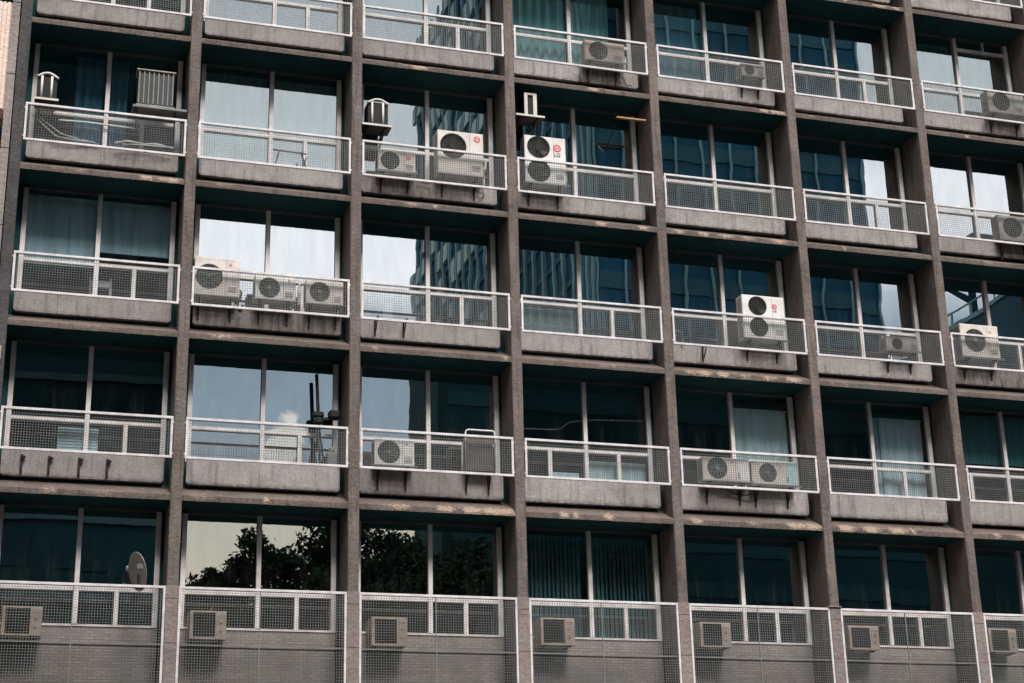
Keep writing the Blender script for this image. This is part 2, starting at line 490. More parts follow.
for k in range(R0 - 1, R1 + 1):
    z0 = base_z(k)
    if k == 4: z0 -= 1.5        # the lowest storey is taller
    dx = 0.03
    n = int((X_END + CW) / dx)
    rows, ch = [], []
    for i in range(n + 1):
        x = -CW + 0.004 + (X_END + CW - 0.008) * i / n
        c = chipval(k, x)
        g = lambda q, s: noise.noise(Vector((x * s, k * 3.1 + q, q * 1.7)))
        w = 0.004 * g(1, 5)
        c2 = max(0, c - 0.35) * (0.5 + 0.5 * g(4, 22))
        c3 = max(0.0, min(1, c * 1.3 * (0.55 + 0.75 * g(5, 11)) + (c - 0.4) * 0.8))
        rows.append([(x, 0.022 + w, z0 + 0.004 * g(2, 9) + 0.02 * c2),
                     (x, 0.020 + w + 0.010 * c2, z0 + 0.045 + 0.01 * g(6, 14)),
                     (x, 0.022 + w + 0.03 * c, z0 + 0.104 - 0.022 * c + 0.005 * g(3, 12)),
                     (x, 0.048 + w + 0.035 * c, z0 + 0.130 - 0.006 * c + 0.005 * g(7, 15)),
                     (x, 0.14, z0 + 0.172 + 0.006 * g(8, 8)),
                     (x, 0.26, z0 + 0.235 + 0.006 * g(9, 6)),
                     (x, 0.56, z0 + 0.395), (x, 0.56, z0 + 0.80), (x, 0.79, z0 + 0.80), (x, 0.79, z0 + 0.95), (x, 0.95, z0 + 0.95), (x, 0.95, z0)])
        big = max(0, (c - 0.55) * 2)
        ch.append([c * .30 + c2 * .35 + big * .35, c * .5 + c2 * .4 + big * .2, c * .95, c, c * .45 + big * .25, big * .2, 0, 0, 0, 0, 0, 0])
    m = 12
    mb = MB()
    P = [p for r in rows for p in r]
    F, MI = [], []
    for i in range(n):
        for q in range(m):
            F.append((i * m + q, i * m + (q + 1) % m, (i + 1) * m + (q + 1) % m, (i + 1) * m + q))
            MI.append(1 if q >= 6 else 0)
    me = bpy.data.meshes.new('floor_beam')
    F = [tuple(reversed(f)) for f in F]
    me.from_pydata(P, [], F)
    me.polygons.foreach_set('material_index', MI)
    at = me.attributes.new('chip', 'FLOAT', 'POINT')
    at.data.foreach_set('value', [max(0.0, min(1.0, v)) for r in ch for v in r])
    me.update()
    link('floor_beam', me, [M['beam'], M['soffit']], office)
    # room slab behind
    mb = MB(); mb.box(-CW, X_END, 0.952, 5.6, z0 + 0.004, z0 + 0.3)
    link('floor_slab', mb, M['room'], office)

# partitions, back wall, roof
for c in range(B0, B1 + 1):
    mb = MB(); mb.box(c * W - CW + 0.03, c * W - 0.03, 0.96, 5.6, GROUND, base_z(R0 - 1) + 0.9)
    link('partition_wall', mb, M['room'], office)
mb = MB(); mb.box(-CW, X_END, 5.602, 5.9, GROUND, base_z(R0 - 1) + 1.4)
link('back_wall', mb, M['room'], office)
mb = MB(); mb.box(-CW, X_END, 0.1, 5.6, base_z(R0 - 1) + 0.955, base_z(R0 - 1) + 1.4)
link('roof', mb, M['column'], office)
# ground storey under the pictured ones
mb = MB()
for b in range(B0, B1):
    mb.box(b * W + 0.01, b * W + OPEN - 0.01, 0.3, 0.8, GROUND, GROUND + 0.5)
link('plinth', mb, M['column_low'], office)
for b in range(B0, B1):
    mb = MB(); mb.box(b * W + 0.005, b * W + OPEN - 0.005, 0.5, 0.56, GROUND + 0.5, base_z(4) - 1.505)
    link('shop_window', mb, M['glass_dull'], office)

# panel
def panel_mesh(x0=0.08, x1=3.02, top=0.80):
    mb = MB()
    z0, z1, y0, y1, r = 0.40, top, 0.36, 0.44, 0.035
    prof = []
    n = 60
    for i in range(n + 1):
        x = x0 + (x1 - x0) * i / n
        e = 0
        if x - x0 < r: e = r - math.sqrt(max(0, r * r - (r - (x - x0)) ** 2))
        if x1 - x < r: e = r - math.sqrt(max(0, r * r - (r - (x1 - x)) ** 2))
        prof.append((x, z0 + e + 0.007 * abs(noise.noise(Vector((x * 8, x0 * 9, x1 * 3))))))
    P, F = [], []
    for (x, z) in prof:
        P += [(x, y0, z + 0.008), (x, y0, z1), (x, y1, z1), (x, y1, z), (x, y0 + 0.008, z)]
    for i in range(n):
        for q in range(5):
            F.append((i * 5 + q, (i + 1) * 5 + q, (i + 1) * 5 + (q + 1) % 5, i * 5 + (q + 1) % 5))
    F += [(0, 1, 2, 3, 4), tuple(n * 5 + q for q in (4, 3, 2, 1, 0))]
    F = [tuple(reversed(f)) for f in F]
    mb.faces(P, F)
    return mb.mesh('spandrel_panel')


PANELS = [panel_mesh(0.08, 3.02), panel_mesh(0.075, 3.0), panel_mesh(0.09, 3.03), panel_mesh(0.08, 3.02, .90), panel_mesh(0.075, 3.0, .90), panel_mesh(0.09, 3.03, .90)]
for p in PANELS: p.materials.append(M['panel'])
STAIN = {(3, 0): (2.15, .75, .95), (2, 1): (1.2, 1.6, .72), (3, 1): (.6, .8, .6), (1, 2): (1.6, 1.9, .85), (4, 2): (2.3, .7, .45), (2, 3): (1.0, 1.3, .5), (4, 3): (1.4, 1.2, .5), (6, 2): (1.2, 1.6, .8), (6, 0): (2.4, .7, .8), (6, 1): (2.3, .8, .85), (3, 3): (2.5, .5, .3), (4, 0): (2.8, .5, .3)}

# railing
FR = 0.048


def railing_meshes(x0, x1, z0, z1, mid=None, vert=None, pitch=0.05):
    fb = MB()
    y0, y1 = -0.004, 0.036
    fb.box(x0, x1, y0, y1, z1 - FR, z1, 0.004)
    fb.box(x0, x1, y0, y1, z0, z0 + FR, 0.004)
    fb.box(x0, x0 + FR * 0.9, y0 + 0.001, y1 - 0.001, z0 + FR, z1 - FR, 0.003)
    fb.box(x1 - FR * 0.9, x1, y0 + 0.001, y1 - 0.001, z0 + FR, z1 - FR, 0.003)
    # fixing lugs to the columns
    for z in (z0 + 0.08, z1 - 0.12):
        fb.box(-0.006, x0 + 0.002, 0.008, 0.026, z, z + 0.03)
        fb.box(x1 - 0.002, OPEN + 0.006, 0.008, 0.026, z, z + 0.03)
    wb = MB()
    t = 0.0058
    x = x0 + pitch * 0.6
    while x < x1 - FR:
        wb.box(x - t / 2, x + t / 2, 0.018, 0.018 + t, z0 + FR * 0.6, z1 - FR * 0.6); x += pitch
    z = z0 + pitch
    while z < z1 - FR:
        wb.box(x0 + FR * 0.5, x1 - FR * 0.5, 0.018 + t, 0.018 + 2 * t, z - t / 2, z + t / 2); z += pitch
    return fb.mesh('railing'), wb.mesh('wire_mesh')


RX0, RX1 = 0.012, 3.122
rail_f, rail_w = railing_meshes(RX0, RX1, 0.660, 1.472)
rail_f.materials.append(M['white']); rail_w.materials.append(M['wire'])
fb, wb = MB(), None
scr_f, scr_w = railing_meshes(RX0, RX1, -1.2, 1.592)
scr_f.materials.append(M['white']); scr_w.materials.append(M['wire'])
# thin joints of the tall screen
bm_ = MB()
bm_.box(RX0 + FR, RX1 - FR, 0.003, 0.02, 0.517, 0.535)
bm_.box(1.492, 1.510, 0.002, 0.021, -1.16, 1.55)
scr_j = bm_.mesh('screen_joint'); scr_j.materials.append(M['wire'])

# window
def window(b, r, low=(2.31,), parent=office, sill=0.95):
    """frame and panes of one bay; z measured from its own floor beam"""
    e = empty('window', (b * W, 0, base_z(r)))
    bpy.data.objects.remove(e)
    zt = H - 0.002
    j = lambda a: a * (random.random() - 0.5) * 2
    mm = 1.583 + j(0.012)
    tz = 1.605
    mb = MB()
    y0, y1 = 0.775, 0.85
    jl, jr = (0.105, 0.20), (2.972, 3.068)
    mb.box(jl[0], jl[1], y0, y1, sill, zt - 0.05, 0.004)
    mb.box(jr[0], jr[1], y0, y1, sill, zt - 0.05, 0.004)
    mb.box(mm - 0.044, mm + 0.044, y0 - 0.01, y1, sill + 0.04, zt - 0.05, 0.004)
    mb.mi = 2
    mb.box(jl[1], jr[0], y0 + 0.005, y1, zt - 0.058, zt, 0.003)
    mb.mi = 0
    mb.box(jl[1], mm - 0.044, y0 + 0.003, y1, tz, tz + 0.075, 0.004)
    mb.box(mm + 0.044, jr[0], y0 + 0.003, y1, tz, tz + 0.075, 0.004)
    mb.box(jl[1], jr[0], y0 + 0.001, y1, sill, sill + 0.04, 0.003)
    for lx in low:
        mb.box(lx - 0.042, lx + 0.042, y0 + 0.002, y1, sill + 0.04, tz, 0.004)
    # masonry reveals between frame and columns, in the soffit's shade colour
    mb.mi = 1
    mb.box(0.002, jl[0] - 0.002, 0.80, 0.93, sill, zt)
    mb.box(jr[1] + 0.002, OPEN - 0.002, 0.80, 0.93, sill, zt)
    mb.mi = 0
    if (b, r) == (6, 0):
        mb.box(mm + 0.044, jr[0], y0 + 0.004, y1, 2.83, 2.90, 0.004)
        mb.box(2.36, 2.40, y0 + 0.006, y1, 2.90, zt - 0.058)
    w = link('window', mb, [M['frame'], M['soffit'], M['head']], parent, (b * W, 0, base_z(r)))
    pb = MB()
    xs_hi = [(jl[1], mm - 0.044), (mm + 0.044, jr[0])]
    cuts = sorted([lx for lx in low] + [mm])
    xs_lo, xa = [], jl[1]
    for c in cuts:
        hw = 0.044 if c == mm else 0.042
        xs_lo.append((xa, c - hw)); xa = c + hw
    xs_lo.append((xa, jr[0]))
    for (x0, x1), (za, zb) in [(x, (tz + 0.075, zt - 0.058)) for x in xs_hi] + [(x, (sill + 0.04, tz)) for x in xs_lo]:
        tx, tzz = j(0.0016), j(0.0016)
        yy = lambda x, z: GLASS_Y + (x - (x0 + x1) / 2) * tx + (z - (za + zb) / 2) * tzz
        e_ = 0.012
        pb.face([(x0 - e_, yy(x0, za), za - e_), (x1 + e_, yy(x1, za), za - e_), (x1 + e_, yy(x1, zb), zb + e_), (x0 - e_, yy(x0, zb), zb + e_)])
    link('pane', pb, M['glass_clear'] if (b, r) in CLEAR else M['glass'], w)
    return w


RAIL_DZ = {3: .14, 2: .01, 1: -.055, 0: -.08}
LOW = {(3, 3): (0.80, 2.31), (6, 3): (0.62, 2.31), (4, 1): (), (3, 1): (), (4, 0): (), (5, 2): (2.25,), (6, 1): (), (6, 0): (), (3, 0): ()}
CLEAR = {(3, 0), (4, 3), (5, 3), (0, 2), (3, 4), (0, 1), (3, 3), (6, 3), (0, 3)}
random.seed(11)
for r in range(R0, R1 + 1):
    for b in range(B0, B1):
        z = base_z(r)
        window(b, r, LOW.get((b, r), (2.31,)))
        if r < 4:
            p = link('spandrel_panel', PANELS[(b * 5 + r * 3) % 3 + (3 if r == 3 else 0)], None, office, (b * W, 0, z))
            s = STAIN.get((b, r), (1.5, 1.0, 0.0))
            p['stain_x'], p['stain_w'], p['stain'] = s
            if s[2] > .6: p['label'] = 'grimy stained panel'
            f = link('railing', rail_f, None, office, (b * W, 0, z + RAIL_DZ.get(r, -.08)))
            link('wire_mesh', rail_w, None, f)
        else:
            f = link('mesh_screen', scr_f, None, office, (b * W, 0, z))
            link('wire_mesh', scr_w, None, f)
            link('screen_joint', scr_j, None, f)
            mb = MB()
            mb.box(0.004, OPEN - 0.06, 0.80, 0.95, 0.62, 0.948)
            mb.box(0.004, OPEN - 0.06, 0.815, 0.95, -1.0, 0.612)
            link('brick_apron', mb, M['brick'], office, (b * W, 0, z))

# steel brackets left on panels
def bracket_mesh():
    mb = MB()
    mb.box(-0.016, 0.016, 0.335, 0.358, 0.47, 0.78)
    mb.box(-0.014, 0.014, 0.03, 0.335, 0.755, 0.785)
    mb.bar((0, 0.30, 0.52), (0, 0.12, 0.755), 0.02)
    return mb


bk = bracket_mesh().mesh('steel_bracket'); bk.materials.append(M['steel'])
for (b, r, x) in [(2, 2, .37), (2, 2, .96), (4, 2, .82)]:
    link('steel_bracket', bk, None, office, (b * W + x, 0, base_z(r)))
mb = MB(); mb.box(-0.022, 0.022, 0.325, 0.358, 0.45, 0.80); mb.bar((0.01, 0.32, 0.76), (0.06, 0.3, 0.74), 0.05)
bk2 = mb.mesh('steel_bracket'); bk2.materials.append(M['steel'])
for x in (.44, .93, 1.47, 1.98):
    link('steel_bracket', bk2, None, office, (x, 0, base_z(3)))

# ------------------------------------------------------------------ condensers
def text_mesh(txt, size, depth=0.002):
    cu = bpy.data.curves.new('lettering', 'FONT')
    cu.body = txt; cu.size = size; cu.extrude = depth; cu.align_x = 'CENTER'
    o = bpy.data.objects.new('lettering', cu); COL.objects.link(o)
    me = bpy.data.meshes.new_from_object(o.evaluated_get(bpy.context.evaluated_depsgraph_get()))
    bpy.data.objects.remove(o)
    return me


def front_with_holes(mb, x0, x1, z0, z1, y, holes, depth):
    """front sheet with round openings and the drum behind each"""
    n = 32
    cells, za = [], z0
    hs = sorted(holes, key=lambda h: h[1])
    for i, (cx, cz, rr) in enumerate(hs):
        zb = z1 if i == len(hs) - 1 else (cz + hs[i + 1][1]) / 2
        cells.append((za, zb, cx, cz, rr)); za = zb
    for (za, zb, cx, cz, rr) in cells:
        ci, co = [], []
        for k in range(n):
            a = 2 * math.pi * (k + 0.5) / n
            c, s = math.cos(a), math.sin(a)
            ci.append((cx + rr * c, y, cz + rr * s))
            t = min(((x1 - cx) / c if c > 1e-6 else (x0 - cx) / c if c < -1e-6 else 1e9), ((zb - cz) / s if s > 1e-6 else (za - cz) / s if s < -1e-6 else 1e9))
            co.append((cx + t * c, y, cz + t * s))
        for k in range(n):
            a, b = k, (k + 1) % n
            def side(p):
                return ('x0' if abs(p[0] - x0) < 1e-6 else 'x1' if abs(p[0] - x1) < 1e-6 else 'za' if abs(p[2] - za) < 1e-6 else 'zb')
            q = [ci[a], ci[b], co[b]]
            sa, sb = side(co[a]), side(co[b])
            if sa != sb:
                xx = x0 if 'x0' in (sa, sb) else x1
                zz = za if 'za' in (sa, sb) else zb
                q.append((xx, y, zz))
            q.append(co[a])
            mb.face(list(reversed(q)))
            mb.face([ci[a], ci[b], (ci[b][0], y + depth, ci[b][2]), (ci[a][0], y + depth, ci[a][2])])


def badge(parent, x, y, z, s, words=None, wsize=0.07):
    mb = MB(); mb.disc_y(x, y - 0.004, z, s, 24, y)
    o = link('badge', mb, M['red'], parent)
    mb = MB()
    mb.ring_y(x, y - 0.0055, z, s * 0.62, s * 0.13, 20)
    mb.box(x - s * .12, x + s * .1, y - 0.006, y - 0.004, z - s * .35, z + s * .40)
    mb.box(x - s * .12, x + s * .45, y - 0.0065, y - 0.0045, z - s * .38, z - s * .22)
    link('badge_mark', mb, M['label'], o)
    if words:
        me = text_mesh(words, wsize)
        l = link('lettering', me, M['grey'], parent, (x, y - 0.004, z - s - wsize * 0.88), (R(90), 0, 0))
    return o


def condenser(name, x, z, w, h, label, fans, mat='ac', logo=None, group='condensers behind the railings', y=0.12, d=0.30, cxf=0.34, rf=None, legs=True, stripe=None, open_hub=True, brackets=True):
    """x,z: lower corner of the front; fans: list of heights (share of h)"""
    t = empty(name, (x, y, z), label, 'air conditioner', group)
    mb = MB()
    # casing: five sides bevelled at the back, front sheet with openings
    b = 0.012
    rr = rf or min(0.30 * w, 0.44 * h / len(fans))
    holes = [(cxf * w, f * h, rr) for f in fans]
    front_with_holes(mb, b, w - b, b, h - b, 0, holes, 0.05)
    loop0 = [(b, 0, b), (w - b, 0, b), (w - b, 0, h - b), (b, 0, h - b)]
    loop1 = [(0, b, 0), (w, b, 0), (w, b, h), (0, b, h)]
    loop2 = [(0, d, 0), (w, d, 0), (w, d, h), (0, d, h)]
    for A, Bl in ((loop0, loop1), (loop1, loop2)):
        for k in range(4):
            mb.face([A[k], Bl[k], Bl[(k + 1) % 4], A[(k + 1) % 4]])
    mb.face(loop2)
    # seam of the service cover
    sx = w * 0.70
    mb.mi = 1
    mb.box(sx, sx + 0.005, -0.0015, 0.002, b + 0.01, h - b - 0.01)
    for k in range(6):
        mb.box(w * 0.74, w * 0.93, -0.002, 0.002, h * 0.12 + k * 0.022, h * 0.12 + k * 0.022 + 0.008)
    # side louvres
    for k in range(int(h / 0.035) - 2):
        mb.box(-0.002, 0.004, 0.05, d - 0.06, 0.05 + k * 0.035, 0.062 + k * 0.035)
    link('casing', mb, [M[mat], M['grille']], t)
    for (cx, cz, r_) in holes:
        fb = MB()
        fb.disc_y(cx, 0.052, cz, r_ * 1.02, 28)
        link('fan_well', fb, M['black'], t)
        fb = MB()
        for k in range(3):                       # blades
            a = k * 2.094 + random.random()
            pts = []
            for q in range(7):
                u = q / 6
                pts.append((u, a + 0.15 + 0.55 * u, a + 0.95 + 0.45 * u))
            for q in range(6):
                u0, a0, c0 = pts[q]; u1, a1, c1 = pts[q + 1]
                s0, s1 = r_ * (0.2 + 0.72 * u0), r_ * (0.2 + 0.72 * u1)
                P_ = lambda s, an, yy: (cx + s * math.cos(an), yy, cz + s * math.sin(an))
                fb.face([P_(s0, a0, .030), P_(s1, a1, .026), P_(s1, c1, .046), P_(s0, c0, .046)])
        fb.disc_y(cx, 0.022, cz, r_ * 0.22, 16, 0.05)
        link('fan', fb, M['grille'], t)
        gb = MB()
        for q in range(1, 9):
            gb.ring_y(cx, -0.006, cz, r_ * q / 8.0, 0.0055, 28)
        for q in range(12):
            a = q * math.pi / 6
            gb.bar((cx + r_ * 0.12 * math.cos(a), 0.001, cz + r_ * 0.12 * math.sin(a)), (cx + r_ * math.cos(a), 0.001, cz + r_ * math.sin(a)), 0.006)
        if open_hub:
            gb.disc_y(cx, -0.009, cz, r_ * 0.17, 16, -0.002)
        link('fan_grille', gb, M['grille'] if not open_hub else M['wire'], t)
    if brackets and w > .6:
        pb_ = MB()
        e = random.uniform(.02, .06)
        pb_.tube([(w - .01, .16, h * .30), (w + e, .17, h * .29), (w + e + .03, .22, h * .22), (w + e + .02, .36, h * .12), (w + e - .02, .52, h * .16), (w + e - .02, .66, h * .30)], .02, 7)
        pb_.tube([(w - .01, .19, h * .22), (w + e * .6, .20, h * .21), (w + e, .25, h * .10), (w + e, .40, h * .03), (w + e - .03, .66, h * .22)], .012, 7)
        link('pipe', pb_, M['hose'], t)
    if logo: badge(t, w * logo[0], 0, h * logo[1], logo[2], *(logo[3:]))
    if stripe:
        mb = MB(); mb.box(w * stripe[0], w * stripe[1], -0.004, -0.002, h * 0.03, h * 0.93)
        link('side_label', mb, M[stripe[2]], t)
    if brackets:
        for sx in (0.14, 0.84):
            mb = MB()
            xx = sx * w
            zl = -0.03
            mb.box(xx - 0.018, xx + 0.018, -0.06, 0.232, zl - 0.028, zl + 0.005)       # arm
            mb.box(xx - 0.018, xx + 0.018, 0.213, 0.235, zl - 0.40, zl - 0.028)        # back plate on the panel
            mb.bar((xx, 0.21, zl - 0.30), (xx, 0.04, zl - 0.03), 0.022)
            mb.box(xx - 0.03, xx + 0.03, 0.03, 0.09, zl + 0.005, 0.0)                   # rubber pad
            link('bracket', mb, M['steel'], t)
        mb = MB()
        mb.box(-0.06 * w, 1.06 * w, -0.055, -0.035, -0.03, 0.0)
        link('support_rail', mb, M['wire'], t)
    return t


random.seed(3)
ACN = 'air_conditioner'
def bz(r, lz): return base_z(r) + lz
condenser(ACN, 7.069, -2.385, .80, .50, 'short single-fan condenser with red round badge beside a much larger cream unit', [.50], 'ac', (.80, .70, .05), cxf=.32, open_hub=False, rf=.20)
condenser(ACN, 8.347, -2.300, 1.0, 1.01, 'large cream single-fan condenser with red oval badge standing high above its railing', [.66], 'ac', (.86, .86, .072), cxf=.34, rf=.285, open_hub=False)
condenser(ACN, 10.267, -2.295, .93, 1.12, 'tall white double-fan condenser with red badge and grey lettering below a black framed box', [.27, .765], 'ac_white', (.79, .775, .088, 'LG', .125), cxf=.34, rf=.255, open_hub=False)
condenser(ACN, 3.410, -5.455, .885, .80, 'big beige condenser with two small red marks, tallest of a row of three', [.50], 'ac', (.79, .84, .03), cxf=.33, rf=.26)
condenser(ACN, 4.603, -5.440, .80, .51, 'low single-fan condenser between a tall beige unit and another low one', [.50], 'ac_white', (.84, .86, .022), cxf=.35, rf=.21, stripe=None)
condenser(ACN, 5.620, -5.447, .75, .51, 'low cream condenser closest to the column in a row of three', [.52], 'ac', None, cxf=.36, rf=.205)
condenser(ACN, 15.111, -5.410, 1.0, 1.0, 'tall white double-fan condenser standing alone before deep blue glass', [.27, .76], 'ac_white', (.76, .77, .06, 'LG', .075), cxf=.36, rf=.215, open_hub=False)
condenser(ACN, 7.016, -8.675, .80, .52, 'low white condenser sharing its railing with a brown slatted box', [.52], 'ac_white', (.80, .86, .025), cxf=.36, rf=.225)
condenser(ACN, 13.944, -8.613, 1.06, .50, 'low condenser with a blank white side panel, nearer the dark pane of a pair', [.55], 'ac', (.63, .82, .022), cxf=.31, rf=.225, stripe=(.78, .99, 'label'))
condenser(ACN, 15.050, -8.640, 1.05, .50, 'low condenser with a pale blue side label under a pale curtain', [.52], 'ac', (.64, .80, .022), cxf=.35, rf=.20, stripe=(.79, .95, 'label_blue'))
condenser(ACN, 20.440, -5.425, .98, .79, 'beige condenser with small red mark below the reflection of a sloping roof edge', [.52], 'ac', (.78, .80, .03), cxf=.37, rf=.27)
condenser(ACN, 21.964, .86, 1.0, .60, 'grimy brown condenser beside vertical blinds in the top row', [.52], 'ac_dirty', None, cxf=.36, rf=.24, open_hub=False)
condenser(ACN, 21.810, -2.445, .90, .62, 'dull dark condenser below two bright white reflecting panes', [.52], 'ac_dirty', None, cxf=.40, rf=.25, open_hub=False)
condenser(ACN, 11.742, .845, .93, .50, 'stained cream condenser below teal curtains with black streak under it', [.52], 'ac_old', None, cxf=.34, rf=.22, open_hub=False)
condenser(ACN, 15.519, .965, .58, .31, 'small dim metal condenser tucked against the window jamb in the top row', [.5], 'ac_dirty', None, cxf=.36, rf=.12, open_hub=False)
condenser(ACN, 18.532, -5.420, .80, .33, 'shallow dull condenser below a narrow strip of reflected sky', [.5], 'ac_dirty', None, cxf=.34, rf=.13, open_hub=False)


def wall_unit(x, z, w, h, label):
    t = empty('window_air_conditioner', (x, 0.35, z), label, 'air conditioner', 'window units behind the mesh screens')
    mb = MB()
    f = 0.035
    gx0, gx1 = w * 0.09, w * 0.70
    mb.box(0, gx0, 0, 0.5, 0, h, 0.006); mb.box(gx1, w, 0, 0.5, 0, h, 0.006)
    mb.box(gx0, gx1, 0.0, 0.5, 0, f, 0.004); mb.box(gx0, gx1, 0.0, 0.5, h - f, h, 0.004)
    mb.box(gx0, gx1, 0.09, 0.5, f, h - f)
    link('casing', mb, M['ac_old'], t)
    gb = MB()
    k = f + 0.012
    while k < h - f - 0.01:
        gb.faces([(gx0, 0.012, k), (gx1, 0.012, k), (gx1, 0.05, k + 0.018), (gx0, 0.05, k + 0.018), (gx0, 0.012, k - 0.004), (gx1, 0.012, k - 0.004), (gx1, 0.05, k + 0.014), (gx0, 0.05, k + 0.014)],
                 [(0, 3, 2, 1), (4, 5, 6, 7), (0, 1, 5, 4)])
        k += 0.026
    gb.box(gx0 + 0.001, gx1 - 0.001, 0.08, 0.088, f, h - f)
    link('louvre_grille', gb, M['grille'], t)
    for q in (0.32, 0.62):
        kb = MB(); kb.disc_y(w * 0.85, -0.014, h * q, 0.026, 14, 0.001)
        link('control_knob', kb, M['ac_dirty'], t)
    kb = MB(); kb.box(w * 0.76, w * 0.94, -0.002, 0.001, h * 0.78, h * 0.86)
    link('name_strip', kb, M['ac_dirty'], t)
    for sx in (0.15, 0.85):
        mb = MB(); mb.box(w * sx - 0.015, w * sx + 0.015, 0.02, 0.455, -0.03, -0.001)
        link('support', mb, M['steel'], t)


WL = {0: 'boxy beige window unit in the screened bay with a satellite dish', 1: 'boxy beige window unit under a broad reflected tree outline against pale sky',
      2: 'boxy beige window unit under a thin leaf-fringed strip of pale sky', 3: 'boxy beige window unit under dark vertical blinds in a screened bay',
      4: 'boxy beige window unit in the screened bay beneath the two paired low condensers', 5: 'boxy beige window unit in the bay just past the column with a cap plate',
      6: 'boxy beige window unit in the screened bay cut off by the picture edge'}
UX = {0: (.307, -12.119, .69, .53), 1: (3.617, -12.098, .67, .52), 2: (7.026, -12.139, .69, .54), 3: (10.393, -12.047, .70, .53), 4: (13.764, -12.014, .67, .50), 5: (17.093, -11.984, .70, .49), 6: (20.416, -11.965, .67, .50)}
for b, (x, z, w, h) in UX.items():
    wall_unit(x, z, w, h, WL[b])

# ------------------------------------------------------------------ boxes on shelves high in three bays
def framed_box(name, label, x0, x1, z0, z1, arch, shelf, shelf_z, shelf_y=(-0.02, 0.42)):
    t = empty(name, (x0, 0.15, z0), label, 'vent box', 'black framed boxes on shelves')
    w, h = x1 - x0, z1 - z0
    mb = MB()
    mb.box(0.01, w - 0.01, 0.02, 0.40, 0.0, h - 0.06 if arch else h, 0.01)
    link('body', mb, M['black'], t)
    mb = MB()
    fx0, fx1 = (0.10, w - 0.12) if arch else (0.0, w)
    if arch:
        mb.tube([(fx0, 0, 0.02), (fx0, 0, h - 0.07)], 0.024)
        mb.tube([(fx1, 0, 0.02), (fx1, 0, h - 0.07)], 0.024)
        pts = []
        for k in range(13):
            u = k / 12
            pts.append((0.0 + w * u, 0.0, h - 0.10 + 0.10 * math.sin(math.pi * u)))
        mb.tube(pts, 0.026)
        mb.box(fx0, fx1, -0.015, 0.015, 0.0, 0.04)
    else:
        mb.box(0, 0.075, -0.01, 0.03, 0, h, 0.004); mb.box(w - 0.085, w, -0.01, 0.03, 0, h, 0.004)
        mb.box(0.075, w - 0.085, -0.01, 0.03, h - 0.05, h, 0.004); mb.box(0.075, w - 0.085, -0.01, 0.03, 0, 0.06, 0.004)
    link('front_frame', mb, M['ac'], t)
    mb = MB()
    mb.box(shelf[0] - x0, shelf[1] - x0, shelf_y[0] - 0.15, shelf_y[1] - 0.15, shelf_z - z0 - 0.035, shelf_z - z0, 0.004)
    sh = link('shelf', mb, M['steel'], t)
    mb = MB()
    mb.box(shelf[0] - x0, shelf[1] - x0, shelf_y[0] - 0.162, shelf_y[0] - 0.152, shelf_z - z0 - 0.04, shelf_z - z0 + 0.002)
    link('shelf_lip', mb, M['ac'], sh)
    for u in (0.2, 0.8):
        mb = MB()
        xx = shelf[0] - x0 + (shelf[1] - shelf[0]) * u
        mb.bar((xx, 0.0, shelf_z - z0 - 0.04), (xx - 0.02, 0.62, shelf_z - z0 - 0.38), 0.03)
        mb.box(xx - 0.02, xx + 0.02, -0.12, 0.5, shelf_z - z0 - 0.075, shelf_z - z0 - 0.036)
        link('bracket', mb, M['steel'], t)
    return t


framed_box('vent_box', 'black box with arched white frame in the bay with slack hoses', .186, .594, -1.66, -1.03, True, (.17, .62), -1.665)
framed_box('vent_box', 'black box with arched white frame on a dark shelf over two condensers', 6.845, 7.298, -1.40, -.745, True, (6.70, 7.33), -1.405)
framed_box('vent_box', 'narrow rectangular black box with white frame above a double-fan condenser', 10.300, 10.585, -.755, -.15, False, (10.05, 10.70), -.765)

t = empty('ribbed_air_conditioner', (2.133, 0.10, -1.50), 'box with upright pale ribs on a shelf near the column top row', 'air conditioner')
w, h = 0.715, 0.76
mb = MB(); mb.box(0.0, w, 0.025, 0.36, 0.0, h, 0.008); link('casing', mb, M['grille'], t)
mb = MB()
for k in range(8):
    x = 0.012 + k * (w - 0.05) / 7
    mb.box(x, x + 0.026, 0.0, 0.03, 0.03, h - 0.02, 0.003)
link('fin', mb, M['wire'], t)
mb = MB(); mb.box(-0.03, w + 0.03, -0.015, 0.38, h, h + 0.03, 0.005); mb.box(-0.02, w + 0.03, -0.01, 0.37, -0.03, 0.0, 0.005); link('cover', mb, M['ac_dirty'], t)
mb = MB(); mb.box(-0.08, 0.985, -0.05, 0.40, -0.09, -0.04, 0.004); link('shelf', mb, M['wire'], t)
for xx in (0.0, 0.75):
    mb = MB(); mb.bar((xx, 0.0, -0.09), (xx + 0.06, 0.66, -0.32), 0.03)
    if xx == 0: mb.bar((0.0, -0.01, -0.09), (-0.13, 0.2, -0.24), 0.03)
    link('bracket', mb, M['steel'], t)
t['label'] = 'box with upright pale ribs on a shelf beside blue curtains'

